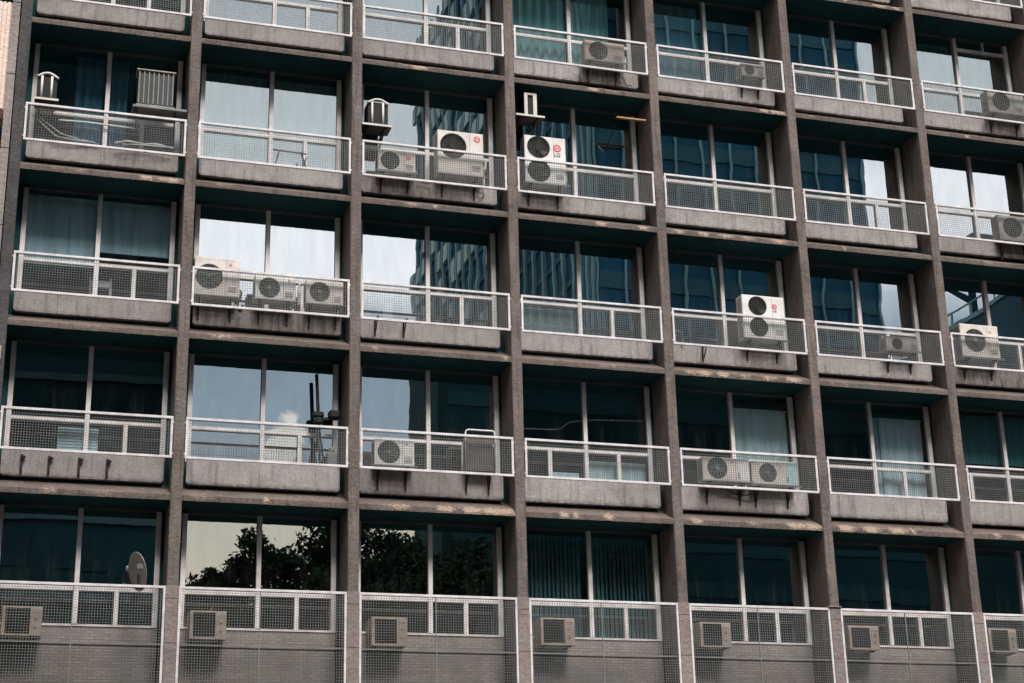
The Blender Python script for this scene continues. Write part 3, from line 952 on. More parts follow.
# brown slatted cage
t = empty('slatted_cage', (8.863, 0.12, -8.683), 'brown slatted box with rounded white top bar behind railing', 'cage')
w, h = 0.60, 0.83
mb = MB(); mb.box(0.02, w - 0.02, 0.03, 0.33, 0.0, h - 0.09, 0.01); link('box', mb, M['cage'], t)
mb = MB(); mb.tube([(0, 0, 0), (0, 0, h - 0.06), (0.02, 0, h - 0.015), (0.06, 0, h), (w - 0.04, 0, h), (w - 0.01, 0, h - 0.02), (w, 0, h - 0.06), (w, 0, 0)], 0.019); link('top_bar', mb, M['white'], t)
mb = MB()
for k in range(11):
    mb.box(0.03 + k * 0.05, 0.045 + k * 0.05, 0.01, 0.03, 0.02, h - 0.11)
link('slat', mb, M['cage'], t)
for xx in (0.06, 0.52):
    mb = MB(); mb.box(xx - .016, xx + .016, -0.05, 0.232, -0.06, -0.002); mb.box(xx - .016, xx + .016, 0.213, 0.237, -0.42, -0.06)
    mb.bar((xx, 0.21, -0.33), (xx, 0.04, -0.05), 0.022)
    link('bracket', mb, M['steel'], t)

# wooden plank shelf with struts
t = empty('plank_shelf', (12.42, 0.12, -0.50), 'pale wooden plank held on a thin strut under the ceiling', 'shelf')
mb = MB(); mb.box(0, 0.69, 0.0, 0.07, 0, 0.035, 0.004); link('plank', mb, M['wood'], t)
mb = MB(); mb.bar((0.03, 0.03, -0.002), (-0.05, 0.66, -0.50), 0.018); link('strut', mb, M['steel'], t)

# satellite dish
t = empty('satellite_dish', (2.62, 0.24, -11.26), 'grey satellite dish turned sideways above a mesh screen', 'satellite dish')
mb = MB()
n, rings = 28, 6
P = [(0, 0.07, 0)]
for i in range(1, rings + 1):
    r_ = 0.33 * i / rings
    for k in range(n):
        a = 2 * math.pi * k / n
        P.append((r_ * math.cos(a), 0.07 - 0.07 * (i / rings) ** 2, r_ * 1.1 * math.sin(a)))
F = [(0, 1 + (k + 1) % n, 1 + k) for k in range(n)]
for i in range(rings - 1):
    for k in range(n):
        F.append((1 + i * n + k, 1 + i * n + (k + 1) % n, 1 + (i + 1) * n + (k + 1) % n, 1 + (i + 1) * n + k))
m2 = len(P)
P2 = [(x, y + 0.012, z) for x, y, z in P]
F2 = [tuple(reversed([i + m2 for i in f])) for f in F]
last = [1 + (rings - 1) * n + k for k in range(n)]
F3 = [(last[k], last[(k + 1) % n], last[(k + 1) % n] + m2, last[k] + m2) for k in range(n)]
mb.faces(P + P2, F + F2 + F3, True)
dish = link('reflector', mb, plain('dish_grey', (0.36, 0.31, 0.28), 0.5, 0.25, 6), t, (0.0, 0.0, 0.34), (R(14), R(8), R(-66)))
mb = MB(); mb.box(-0.10, 0.13, 0.052, 0.060, 0.10, 0.19, 0.003); link('sticker', mb, M['label'], dish, (0, -.0, -.05))
mb = MB(); mb.tube([(0.02, 0.06, 0.30), (0.03, 0.06, 0.04), (0.04, -0.16, 0.02)], 0.02); mb.bar((-0.45, -0.20, 0.03), (0.1, -0.20, 0.0), 0.025); link('mount', mb, M['steel'], t)
mb = MB(); mb.tube([(0.02, 0.0, 0.10), (-0.22, -0.16, 0.06)], 0.011); mb.box(-0.27, -0.20, -0.20, -0.14, 0.04, 0.09, 0.006); link('feed_arm', mb, M['grille'], t)

# slack hoses and loose pipes in the first bay
def hose(label, pts, r_, mat='hose', cat='hose', name='slack_hose'):
    mb = MB()
    P = []
    for i in range(len(pts) - 1):
        for q in range(6):
            u = q / 6
            P.append(Vector(pts[i]).lerp(Vector(pts[i + 1]), u))
    P.append(Vector(pts[-1]))
    S = [P[0]] + [(P[i - 1] + P[i] * 2 + P[i + 1]) / 4 for i in range(1, len(P) - 1)] + [P[-1]]
    mb.tube(S, r_, 7)
    return tag(link(name, mb, M[mat]), label, cat)


zb = base_z(1)
hose('thin white hose sagging steeply behind the mesh below an arched box', [(.14, .20, zb + 1.26), (.36, .22, zb + 1.08), (.62, .24, zb + .86), (.95, .26, zb + .83), (1.30, .3, zb + .83)], .014)
hose('twin white hose looping beside the steeper one behind the mesh', [(.30, .24, zb + 1.22), (.50, .24, zb + 1.08), (.72, .25, zb + .93), (1.0, .28, zb + .88), (1.45, .3, zb + .82)], .014)
hose('pale pipe bundle lying along the railing foot under a ribbed box', [(1.75, .2, zb + .83), (2.0, .2, zb + .90), (2.3, .22, zb + .88), (2.55, .2, zb + .90), (2.9, .2, zb + .85)], .022)
hose('short pale pipe lying over a longer bundle at the railing foot', [(1.9, .16, zb + .80), (2.2, .15, zb + .82), (2.75, .15, zb + .84)], .015)
hose('white horizontal conduit fixed across the blue curtained window', [(.66, .70, zb + 1.44), (1.2, .70, zb + 1.46), (1.9, .70, zb + 1.44), (2.35, .70, zb + 1.43)], .02)
hose('black cable drooping below a stained condenser under teal curtains', [(12.66, .3, .80), (12.70, .33, .62), (12.78, .34, .46), (12.9, .3, .42)], .009, 'black', 'cable', 'drooping_cable')
hose('black cable looping under a pair of low condensers', [(14.4, .2, -8.70), (14.7, .3, -8.83), (15.0, .28, -8.85), (15.3, .2, -8.72)], .012, 'black', 'cable', 'drooping_cable')
hose('thin drain tube hanging from a large cream condenser onto its ledge', [(9.30, .2, -2.35), (9.36, .33, -2.5), (9.42, .34, -2.62), (9.3, .33, -2.72)], .007, 'black', 'cable', 'drain_tube')
hose('looped drain tube between a small and a large cream condenser', [(7.9, .2, -2.36), (8.0, .3, -2.47), (8.2, .3, -2.50), (8.36, .2, -2.38)], .007, 'black', 'cable', 'drain_tube')
hose('black pipe loop hanging under the tallest of three condensers', [(4.25, .3, -5.44), (4.30, .34, -5.56), (4.36, .34, -5.62), (4.40, .3, -5.52)], .022, 'black', 'pipe', 'pipe_loop')
hose('white pipe bend rising between two low condensers', [(5.50, .3, -5.46), (5.50, .3, -5.2), (5.52, .3, -5.0), (5.60, .28, -4.98)], .035, 'hose', 'pipe', 'pipe_bend')
hose('white pipe against the window frame beside a stained condenser', [(12.80, .45, .72), (12.80, .45, 1.0), (12.82, .45, 1.2), (12.72, .4, 1.2)], .03, 'hose', 'pipe', 'pipe_bend')
hose('pale pipe elbow behind the mesh of the lone double-fan condenser bay', [(13.42, .3, base_z(2) + 1.07), (13.70, .3, base_z(2) + 1.07), (13.74, .3, base_z(2) + 1.05), (13.75, .3, base_z(2) + .80)], .02, 'wire', 'pipe', 'pipe_bend')
hose('white pipe standing at the window jamb behind a large cream condenser', [(9.46, .5, -2.35), (9.46, .5, -2.0), (9.50, .5, -1.85), (9.50, .5, -1.7)], .028, 'hose', 'pipe', 'pipe_bend')

# folding rack
t = empty('folding_rack', (4.93, 0.45, base_z(1) + 0.80), 'small dark folding rack behind the mesh below pale windows', 'rack')
mb = MB()
mb.bar((0.05, 0, 0.02), (0.13, 0, 0.36), 0.028); mb.bar((0.62, 0, 0.05), (0.70, 0, 0.28), 0.028); mb.bar((0.60, 0.1, 0.44), (0.74, 0.12, 0.02), 0.028)
link('leg', mb, M['grille'], t)
mb = MB(); mb.bar((0.0, 0, 0.38), (0.70, 0, 0.36), 0.028); mb.bar((0.08, 0.02, 0.06), (0.72, 0.02, 0.06), 0.022); link('top_bar', mb, M['grille'], t)

# black twin-mast stand
t = empty('twin_mast_stand', (5.95, 0.52, base_z(3) + 0.80), 'black stand with two bare masts before slate grey glass', 'stand')
mb = MB(); mb.bar((.02, 0, 1.20), (-.02, .02, 2.02), .055); link('mast', mb, M['black'], t)
mb = MB()
mb.box(-.10, .13, -.07, .07, 1.12, 1.24, .03); mb.box(-.05, .10, -.08, .08, .98, 1.12, .03); mb.box(.22, .45, -.1, .1, 1.10, 1.28, .04); mb.box(.1, .24, -.03, .03, 1.08, 1.13)
link('head', mb, M['black'], t)
mb = MB(); mb.bar((-.02, 0, 1.0), (.10, 0, .02), .045); mb.bar((.04, .05, 1.0), (-.05, .1, .02), .04); mb.bar((.04, 0, .9), (.16, -.08, .02), .035); link('leg', mb, M['black'], t)
mb = MB(); mb.box(-.10, .10, -.08, .08, 0, .42, .02); mb.box(-.06, .06, -.06, .06, .42, .52, .02)
tag(link('white_canister', mb, M['wire'], None, (6.25, .50, base_z(3) + .802)), 'white canister beside the black twin-mast stand', 'canister')

mb = MB(); mb.box(-0.10, 0.10, -0.09, 0.012, 0, .27, .015); mb.mi = 1; mb.box(-.07, .07, -.093, -.088, .05, .22)
tag(link('junction_box', mb, [M['ac_old'], M['grille']], None, (-.17, -0.012, base_z(3) + 2.47)), 'small beige junction box on the dark end column', 'junction box')

# boards and furniture behind the glass
def board(name, label, cat, b, r, x0, x1, z0, z1, y, mat, ribs=0):
    mb = MB(); mb.box(x0, x1, y, y + 0.03, z0, z1, 0.004)
    if ribs:
        for k in range(ribs):
            z = z0 + (z1 - z0) * (k + 0.5) / ribs
            mb.box(x0 + .004, x1 - .004, y - 0.014, y, z - 0.012, z + 0.012)
    mb.bar((x0 + .05, y + .06, z0 - (z0 - 0.3)), (x0 + .05, y + .06, z0 + .02), .03)
    mb.bar((x1 - .05, y + .06, z0 - (z0 - 0.3)), (x1 - .05, y + .06, z0 + .02), .03)
    return tag(link(name, mb, M[mat], None, (b * W, 0, base_z(r))), label, cat)


board('ribbed_board', 'pale blue ribbed board standing behind the glass near a mullion', 'board', 0, 3, 1.07, 1.82, 1.10, 1.56, 1.0, 'pale_cloth', 8)
board('white_board', 'white board filling a lower pane below blue reflections', 'board', 3, 2, .22, 1.50, .98, 1.60, .95, 'label')
board('brown_board', 'reddish brown board behind dark glass above a slatted box', 'board', 2, 3, 2.05, 2.85, 1.2, 2.02, 1.0, 'redwood')
board('pale_board', 'pale blue board low in the bay with a bent thin pipe', 'board', 3, 3, 1.64, 2.98, 1.12, 1.50, 1.0, 'pale_cloth')
board('sloped_board', 'short pale board beside a mullion in the bay with a bent pipe', 'board', 3, 3, .86, 1.5, 1.02, 1.22, 1.0, 'pale_cloth')
board('white_post', 'narrow white post standing in a lower pane beside bright sky', 'post', 2, 2, .66, .87, .98, 1.60, .93, 'label')

hose('bent pale pipe running across two dark panes', [(10.1, 1.05, base_z(3) + 2.12), (11.15, 1.05, base_z(3) + 2.15), (11.4, 1.05, base_z(3) + 2.34), (12.0, 1.05, base_z(3) + 2.42), (13.1, 1.05, base_z(3) + 2.46)], .014, 'hose', 'pipe', 'bent_pipe')


def desk(b, r, x, y, label, mat='frame'):
    t = empty('desk', (b * W + x, y, base_z(r) + .3), label, 'desk')
    mb = MB(); mb.box(0, .75, 0, .6, .72, .76, .005); link('top', mb, M[mat], t)
    for (dx, dy) in ((.03, .03), (.69, .03), (.03, .53), (.69, .53)):
        mb = MB(); mb.box(dx, dx + .04, dy, dy + .04, 0, .718); link('leg', mb, M[mat], t)


def chair(b, r, x, y, label):
    t = empty('chair', (b * W + x, y, base_z(r) + .3), label, 'chair')
    mb = MB(); mb.box(0, .42, 0, .42, .43, .47, .01); link('seat', mb, M['frame'], t)
    for (dx, dy) in ((.0, .0), (.38, .0), (.0, .38), (.38, .38)):
        mb = MB(); mb.bar((dx + .02, dy + .02, 0), (dx + .02, dy + .02, .428), .03); link('leg', mb, M['frame'], t)
    mb = MB(); mb.bar((.02, .0, .472), (-.01, -.06, 1.15), .045); mb.bar((.40, .0, .472), (.38, -.06, 1.15), .045); mb.box(0, .40, -.07, -.04, .95, 1.10, .01); link('backrest', mb, M['frame'], t)


desk(0, 2, .26, 1.0, 'pale desk behind the glass below a roller blind')
chair(0, 2, 1.5, 1.05, 'pale chair with upright back posts next to a mullion below roller blinds')
desk(0, 2, 2.35, 1.0, 'pale desk behind the pane with a half-lowered blind')
desk(0, 3, 2.3, 1.0, 'dim desk behind dark glass beside a ribbed board', 'wire')

# ------------------------------------------------------------------ curtains and blinds
def curtain(name, label, cat, b, r, x0, x1, z0, z1, y, mat, fold=0.14, amp=0.035, sag=0.0, flat=False, group=None):
    mb = MB()
    nx = max(8, int((x1 - x0) / (0.012 if not flat else 0.1)))
    nz = 10
    ph = random.random() * 9
    P = []
    for i in range(nx + 1):
        x = x0 + (x1 - x0) * i / nx
        for kz in range(nz + 1):
            u = kz / nz
            z = z0 + (z1 - z0) * u
            wob = 0.25 * math.sin(x * 3 + ph) + 0.3 * noise.noise(Vector((x * 2, u * 1.5, ph)))
            yy = y if flat else y + amp * (0.45 + 0.55 * (1 - u)) * math.sin(2 * math.pi * (x / fold) + wob * 4 + ph)
            P.append((x + 0.02 * (1 - u) * math.sin(x * 5 + ph) * (0 if flat else 1), yy, z))
    n = len(P)
    F = []
    for i in range(nx):
        for kz in range(nz):
            a = i * (nz + 1) + kz
            F.append((a, a + nz + 1, a + nz + 2, a + 1))
    mb.faces(P, F, True)
    mb.faces([(p[0], p[1] + .006, p[2]) for p in P], [tuple(reversed(f)) for f in F], True)
    if not flat:
        mb.box(x0 - .03, x1 + .03, y - .012, y + .012, z1, z1 + .03)
    else:
        mb.box(x0, x1, y - .02, y + .02, z0 - .03, z0)
        mb.tube([(x0, y + .02, z1 + .03), (x1, y + .02, z1 + .03)], .035)
    return tag(link(name, mb, M[mat], None, (b * W, 0, base_z(r))), label, cat, group)


def vblind(label, b, r, x0, x1, z0, z1, y, mat, step=0.09, ang=35):
    mb = MB()
    x = x0
    while x < x1:
        a = R(ang + random.uniform(-8, 8)); hw = 0.045
        dx, dy = hw * math.cos(a), hw * math.sin(a)
        mb.faces([(x - dx, y - dy, z0), (x + dx, y + dy, z0), (x + dx, y + dy, z1), (x - dx, y - dy, z1), (x - dx, y - dy + .003, z0), (x + dx, y + dy + .003, z0), (x + dx, y + dy + .003, z1), (x - dx, y - dy + .003, z1)],
                 [(0, 1, 2, 3), (7, 6, 5, 4), (0, 3, 7, 4), (1, 5, 6, 2)])
        x += step
    mb.box(x0 - .05, x1, y - .025, y + .025, z1, z1 + .04)
    return tag(link('vertical_blind', mb, M[mat], None, (b * W, 0, base_z(r))), label, 'blind')


random.seed(5)
ZT = H - 0.15
curtain('curtain', 'teal pleated curtain filling the pane above a stained condenser', 'curtain', 3, 0, 1.62, 2.62, .5, ZT, 1.02, 'teal_cloth', .17, .05)
curtain('curtain', 'teal pleated curtain across the pane next to bright slatted reflections', 'curtain', 3, 0, .10, 1.55, .5, ZT, 1.02, 'teal_cloth', .19, .05)
curtain('curtain', 'dusky grey-blue curtain in the pane one bay past the teal curtains', 'curtain', 4, 0, .22, 1.5, .5, ZT, 1.02, 'roller', .22, .03)
curtain('curtain', 'deep blue curtain gathered beside the mullion behind slack hoses', 'curtain', 0, 1, .95, 1.5, .5, ZT, 1.02, 'blue_cloth', .18, .05)
curtain('curtain', 'narrow deep blue curtain beside the ribbed box', 'curtain', 0, 1, 1.66, 2.0, .5, ZT, 1.02, 'blue_cloth', .17, .05)
curtain('curtain', 'sheer grey curtain in the pane next to the one over the folding rack', 'curtain', 1, 1, .2, 1.5, .5, ZT, 1.02, 'grey_blind', .2, .03)
curtain('curtain', 'sheer grey curtain across the wide pane above the folding rack', 'curtain', 1, 1, 1.66, 2.95, .5, ZT, 1.02, 'grey_blind', .3, .02)
curtain('curtain', 'pale blue curtain filling the pane above a pair of low condensers', 'curtain', 4, 3, 1.64, 2.98, .5, ZT - .2, 1.0, 'pale_cloth', .42, .015)
curtain('curtain', 'pale blue curtain with dark gathered edge one bay past the paired condensers', 'curtain', 5, 3, 1.90, 2.95, .5, ZT - .2, 1.0, 'pale_cloth', .46, .015)
curtain('curtain', 'gathered strip of dim curtain beside the pale blue one', 'curtain', 5, 3, 1.70, 1.92, .5, ZT - .2, 1.04, 'roller', .07, .03)
curtain('roller_blind', 'grey blue roller blind pulled down to the transom behind faint reflections', 'blind', 0, 2, .2, 1.54, 1.66, ZT, .98, 'roller', flat=True)
curtain('roller_blind', 'grey blue roller blind stopped half way above a dark gap', 'blind', 0, 2, 1.62, 2.98, 2.02, ZT, .98, 'roller', flat=True)
curtain('roller_blind', 'dim teal roller blind half lowered in the bay cut by the picture edge', 'blind', 6, 3, .1, 3.0, 1.98, ZT, 1.0, 'dark_blind', flat=True)
vblind('dark teal vertical blinds in the pane over a window unit', 3, 4, .25, 1.5, .7, ZT, 1.05, 'dark_blind')
vblind('dark teal vertical blinds in the pane away from the window unit', 3, 4, 1.75, 2.95, .7, ZT, 1.05, 'dark_blind')
vblind('grey vertical blinds reaching the transom next to the grimy condenser bay column', 6, 0, .12, 1.5, .7, 2.95, 1.0, 'grey_blind', .075)
vblind('grey vertical blinds stopping short of the window jamb over the grimy condenser', 6, 0, 1.66, 2.62, .7, 2.85, 1.0, 'grey_blind', .075)

# ------------------------------------------------------------------ neighbour building at the edge
nb = empty('adjacent_building', (-0.23, 0, 0), 'beige ribbed building edge beside the dark end column', 'building')
mb = MB()
zt = base_z(R0 - 1) + 2.5
# wall with vertical ribs, pierced by small window openings beside the corner
mb.box(-9.0, -.60, .16, 6.0, GROUND, zt)
x = -9.0
zs = [GROUND] + [v for r in range(4, -4, -1) for v in (base_z(r) + .40, base_z(r) + 1.25)] + [zt]
for i in range(len(zs) - 1):
    if i % 2 == 0: mb.box(-.60, -.16, .10, 6.0, zs[i], zs[i + 1])
while x < -.18:
    if x < -.64: mb.box(x, x + .055, .115, .158, GROUND, zt)
    else:
        for i in range(len(zs) - 1):
            if i % 2 == 0: mb.box(x, x + .055, .06, .098, zs[i], zs[i + 1])
    x += .085
link('ribbed_wall', mb, M['beige'], nb)
mb = MB()
for i in range(1, len(zs) - 1, 2): mb.box(-.598, -.165, .5, .56, zs[i], zs[i + 1])
link('window', mb, M['glass_dull'], nb)
mb = MB()
z = GROUND
while z < zt:
    mb.box(-.157, -.004, .012, 5.0, z, z + 1.585, .004); z += 1.6
link('corner_strip', mb, M['strip'], nb)

# ------------------------------------------------------------------ ground
def asphalt(name, c):
    m, nt, bs = new_mat(name)
    v = coords(nt, False)
    f = noisef(nt, v, .35, 6, .65, .35, .7); g = noisef(nt, v, 60, 3, .6, .3, .7)
    col = mixc(nt, f, c, tuple(x * .65 for x in c)); col = mixc(nt, mathn(nt, 'MULTIPLY', g, .35), col, tuple(x * 1.6 for x in c))
    nt.links.new(col, bs.inputs['Base Color']); bs.inputs['Roughness'].default_value = .9
    bump(nt, bs, g, .01)
    return m


mb = MB(); mb.face([(-900, -900, GROUND - .15), (900, -900, GROUND - .15), (900, 900, GROUND - .15), (-900, 900, GROUND - .15)])
tag(link('ground', mb, asphalt('ground_dust', (.08, .073, .068))), kind='structure')
mb = MB(); mb.box(-300, 300, -25, -6, GROUND - .146, GROUND - .142)
tag(link('road', mb, asphalt('asphalt', (.05, .05, .052))), kind='structure')
mb = MB()
for k in range(-30, 31): mb.box(k * 8, k * 8 + 3, -15.6, -15.45, GROUND - .138, GROUND - .134)
tag(link('road_marking', mb, M['label']), kind='structure')
mb = MB(); mb.box(-300, 300, -5.98, .3, GROUND - .4, GROUND - .001); mb.box(-300, 300, -43.9, -25.02, GROUND - .4, GROUND - .001)
tag(link('pavement', mb, asphalt('pavement', (.14, .128, .12))), kind='structure')

# ------------------------------------------------------------------ what the glass reflects
def my(y): return 2 * GLASS_Y - y      # depth behind the mirror -> real depth across the street


def facade_mat(name, c, spec=0.4, rough=0.35):
    m, nt, bs = new_mat(name)
    v = coords(nt, False)
    f = noisef(nt, v, .12, 5, .6, .3, .7)
    nt.links.new(mixc(nt, f, c, tuple(x * .6 for x in c)), bs.inputs['Base Color'])
    bs.inputs['Roughness'].default_value = rough; bs.inputs['Specular IOR Level'].default_value = spec
    return m


T_glass = facade_mat('tower_glass', (.012, .085, .16), .1, .6)
T_band = facade_mat('tower_band', (.035, .115, .165), .1, .6)
T_fin = facade_mat('tower_fin', (.20, .36, .42), .1, .6)
T_bright = facade_mat('tower_panel', (.42, .52, .54), .2, .6)
T_dark = facade_mat('dark_cladding', (.007, .036, .043), .1, .8)
T_left = facade_mat('blue_grey_render', (.010, .040, .048), .1, .8)
T_leftw = facade_mat('pale_window_band', (.05, .10, .115), .1, .6)

tw = empty('glass_tower', (63.6, my(134), GROUND), 'tall dark blue tower with pale upright fins mirrored in the upper panes', 'building')
tx0, tx1, ya, yb, tz1 = 49.76, 77.6, my(168), my(100), 95.0
mb = MB(); mb.box(tx0, tx1, ya, yb, GROUND, tz1)
tw.location = (0, 0, 0)
link('tower_body', mb, T_glass, tw)
mb = MB()
z = GROUND + 6.0
while z < tz1:
    mb.box(tx0 + .3, tx1 - .3, yb + .003, yb + .12, z, z + 1.6)                 # street face
    mb.box(tx0 - .15, tx0 - .003, ya + .3, yb - .3, z, z + .6)            # flank
    z += 3.5
link('spandrel_band', mb, T_band, tw)
mb = MB()
n = 10
for k in range(n + 1):
    x = tx0 + (tx1 - tx0) * k / n
    mb.box(x - .11, x + .11, yb + .125, yb + .3, GROUND, tz1 + 1)
k = 0
y = yb
while y > ya:
    mb.box(tx0 - .45, tx0 - .155, y - .42, y, GROUND, tz1 + 1); y -= 3.0; k += 1
mb.box(tx0 - .6, tx0 - .158, yb - 1.6, yb - 1.0, GROUND, tz1 + 1)
link('vertical_fin', mb, T_fin, tw)
random.seed(21)
mb = MB()
y = yb - 24
while y > ya + 1:
    z = GROUND + 6
    while z < tz1:
        if random.random() < .55: mb.box(tx0 - .5, tx0 - .152, y - 2.4, y - .9, z + .8, z + 3.2)
        z += 3.5
    y -= 3.0
link('sun_screen', mb, T_bright, tw)

db = empty('dark_office_block', (0, 0, 0), 'near black lower block mirrored in the third row of panes', 'building')
mb = MB(); mb.box(32.25, 118, my(99), my(90), GROUND, 27); link('wall', mb, T_dark, db)
mb = MB()
for k in range(12):
    mb.box(33, 116, my(90) + .003, my(90) + .08, GROUND + 4 + k * 3.6, GROUND + 5.2 + k * 3.6)
link('window_band', mb, facade_mat('dark_glazing', (.010, .050, .060), .1, .6), db)

lb = empty('blue_grey_block', (0, 0, 0), 'blue grey building across the street mirrored in the first bay', 'building')
lx1, lyb, lz1 = 7.55, my(46), 40.0
mb = MB(); mb.box(-70, lx1, lyb - 22, lyb, GROUND, lz1); link('wall', mb, T_left, lb)
mb = MB()
for k in range(17):
    z = GROUND + 3.5 + k * 3.4
    x = -66
    while x < lx1 - 3:
        mb.box(x, x + 2.6, lyb + .003, lyb + .06, z, z + 1.7); x += 3.6
link('window', mb, facade_mat('deep_teal_glazing', (.008, .034, .045), .1, .6), lb)  # window glass with its own dark teal colour
mb = MB()
for k in range(17):
    z = GROUND + 3.5 + k * 3.4
    mb.box(-68, lx1 - .4, lyb + .003, lyb + .18, z + 2.15, z + 2.5)
link('ledge', mb, T_leftw, lb)

rb = empty('low_roof_building', (0, 0, 0), 'dark blue building with railed roof edge mirrored beside the beige condenser', 'building')
rx0, ry0, ry1, rz = 60.0, my(63), my(20), 20.0
mb = MB(); mb.box(rx0, rx0 + 40, ry0, ry1, GROUND, rz); link('wall', mb, facade_mat('navy_wall', (.02, .075, .12), .2, .6), rb)
mb = MB()
mb.box(rx0 - .4, rx0 + 41, ry0 - .3, ry1 + .3, GROUND, 13.6)
link('podium', mb, T_dark, rb)
mb = MB()
y = ry0
mb.box(rx0 - .1, rx0 - .003, ry0, ry1, rz - .35, rz - .05)
mb.box(rx0 + .1, rx0 + .2, ry0, ry1, rz + .85, rz + .95)
while y < ry1:
    mb.box(rx0 + .1, rx0 + .2, y, y + .12, rz + .002, rz + .85); y += 2.2
link('roof_railing', mb, T_fin, rb)
cr = empty('rooftop_crane', (0, 0, 0), 'small dark crane arm above the railed roof edge', 'crane')
mb = MB(); mb.bar((rx0 + 1, my(59.5), rz + .01), (rx0 + 1, my(59.5), rz + 2.2), .35); link('mast', mb, T_dark, cr)
mb = MB(); mb.bar((rx0 + 1, my(59.5), rz + 1.4), (rx0 - .6, my(60.6), rz + 2.9), .3); mb.bar((rx0 - .6, my(60.6), rz + 2.9), (rx0 - 1.3, my(60.8), rz + 2.3), .22); mb.box(rx0 - 1.0, rx0 + .1, my(60.7) - .4, my(60.7) + .4, rz + 2.6, rz + 3.2); link('arm', mb, T_dark, cr)


def tree(x, y, top, rad, label, seed):
    rng = random.Random(seed)
    t = empty('street_tree', (x, y, GROUND), label, 'tree', 'trees across the street')
    h = top - GROUND
    mb = MB()
    mb.tube([(0, 0, -.1), (.1, 0, h * .2), (-.1, .1, h * .45), (.05, 0, h * .75)], [.35, .28, .22, .08], 9)
    tips = []
    for k in range(14):
        a = rng.random() * 6.28; z0 = h * rng.uniform(.25, .6); l = rad * rng.uniform(.6, .95); z1 = min(h * .95, z0 + h * rng.uniform(.12, .33))
        p = Vector((math.cos(a) * l, math.sin(a) * l, z1))
        mb.tube([(0, 0, z0), p * .5 + Vector((0, 0, z0 * .5 + .2)), p], [.12, .08, .03], 6); tips.append(p)
    link('trunk', mb, M['bark'], t)
    mb = MB()
    clumps = []
    while len(clumps) < 110:
        d = Vector((rng.gauss(0, 1), rng.gauss(0, 1), rng.gauss(0, 1))).normalized() * rng.random() ** .36
        lump = 1 + .22 * noise.noise(d * 1.7 + Vector((seed * 5.1, 0, 0)))
        clumps.append(Vector((d.x * rad * lump, d.y * rad * lump, h * .62 + d.z * h * .345 * lump)))
    for c in clumps:
        cr_ = rad * rng.uniform(.24, .42)
        c.z = min(c.z, h - cr_ * .8)
        for _ in range(300):
            d = Vector((rng.gauss(0, 1), rng.gauss(0, 1), rng.gauss(0, .75))); d = d.normalized() * cr_ * rng.random() ** .4 * rng.uniform(.7, 1.15)
            p = c + d
            s = rng.uniform(.10, .21)
            u = Vector((rng.gauss(0, 1), rng.gauss(0, 1), rng.gauss(0, 1))).normalized(); v = u.cross(Vector((rng.gauss(0, 1), rng.gauss(0, 1), rng.gauss(0, 1)))).normalized()
            mb.face([p - u * s, p - v * s * .5, p + u * s, p + v * s * .5])
    link('crown', mb, M['leaf'], t)


tree(11.5, my(46), 1.1, 2.3, 'dense street tree mirrored as a dark peak against pale sky', 1)
tree(9.4, my(45), -.9, 2.1, 'lower rounded street tree mirrored beside the blue grey block', 2)
tree(15.3, my(47), 2.8, 2.9, 'tall dense street tree mirrored next to a wedge of pale sky', 3)
tree(18.8, my(46), 1.0, 2.8, 'tall street tree mirrored with sky gaps through its leaves', 4)
tree(22.5, my(46), .9, 3.8, 'broad street tree mirrored before the near black block', 5)
tree(27.5, my(48), 1.0, 4.2, 'wide street tree mirrored at the far end of the row', 6)
tree(17.8, my(53), 2.2, 4.8, 'bushy street tree standing behind the tall dense one', 7)
tree(13.4, my(54), 1.0, 4.0, 'bushy street tree standing behind the peaked one', 8)

# ------------------------------------------------------------------ sky and sun
SUN_EL, SUN_AZ = R(54), R(8)       # azimuth measured from the street side (-y) towards -x
wd = bpy.data.worlds.new('World'); SC.world = wd; wd.use_nodes = True
nt = wd.node_tree; nt.nodes.clear()
out = N(nt, 'ShaderNodeOutputWorld'); bg = N(nt, 'ShaderNodeBackground'); bg.inputs['Strength'].default_value = 0.1
sky = N(nt, 'ShaderNodeTexSky', sky_type='NISHITA'); sky.sun_disc = False
sdir = Vector((math.sin(SUN_AZ) * math.cos(SUN_EL), -math.cos(SUN_AZ) * math.cos(SUN_EL), math.sin(SUN_EL)))
sky.sun_elevation = SUN_EL; sky.sun_rotation = math.atan2(sdir.x, sdir.y)
tc = N(nt, 'ShaderNodeTexCoord'); nrm = N(nt, 'ShaderNodeVectorMath', operation='NORMALIZE'); nt.links.new(tc.outputs['Generated'], nrm.inputs[0])
sp = N(nt, 'ShaderNodeSeparateXYZ'); nt.links.new(nrm.outputs[0], sp.inputs[0])
ns = N(nt, 'ShaderNodeTexNoise'); ns.inputs['Scale'].default_value = 3.2; ns.inputs['Detail'].default_value = 6; ns.inputs['Roughness'].default_value = .55
mp = N(nt, 'ShaderNodeMapping'); mp.inputs['Scale'].default_value = (1, 1, 2.2); nt.links.new(nrm.outputs[0], mp.inputs[0]); nt.links.new(mp.outputs[0], ns.inputs['Vector'])
wob = mathn(nt, 'MULTIPLY', mathn(nt, 'SUBTRACT', ns.outputs['Fac'], .5), .09)
el = mathn(nt, 'ADD', sp.outputs[2], wob)
cr = N(nt, 'ShaderNodeValToRGB')
stops = [(0.0, (.50, .41, .27)), (.17, (.55, .45, .29)), (.238, (.50, .43, .30)), (.262, (.235, .29, .325)), (.318, (.20, .242, .265)), (.345, (.50, .53, .56)), (.362, (1, .97, .97)), (.40, (.98, .96, .96)), (.435, (.50, .525, .50)), (.53, (.42, .46, .455)), (.64, (.78, .93, .97)), (1.0, (.80, .97, 1))]
els = cr.color_ramp.elements
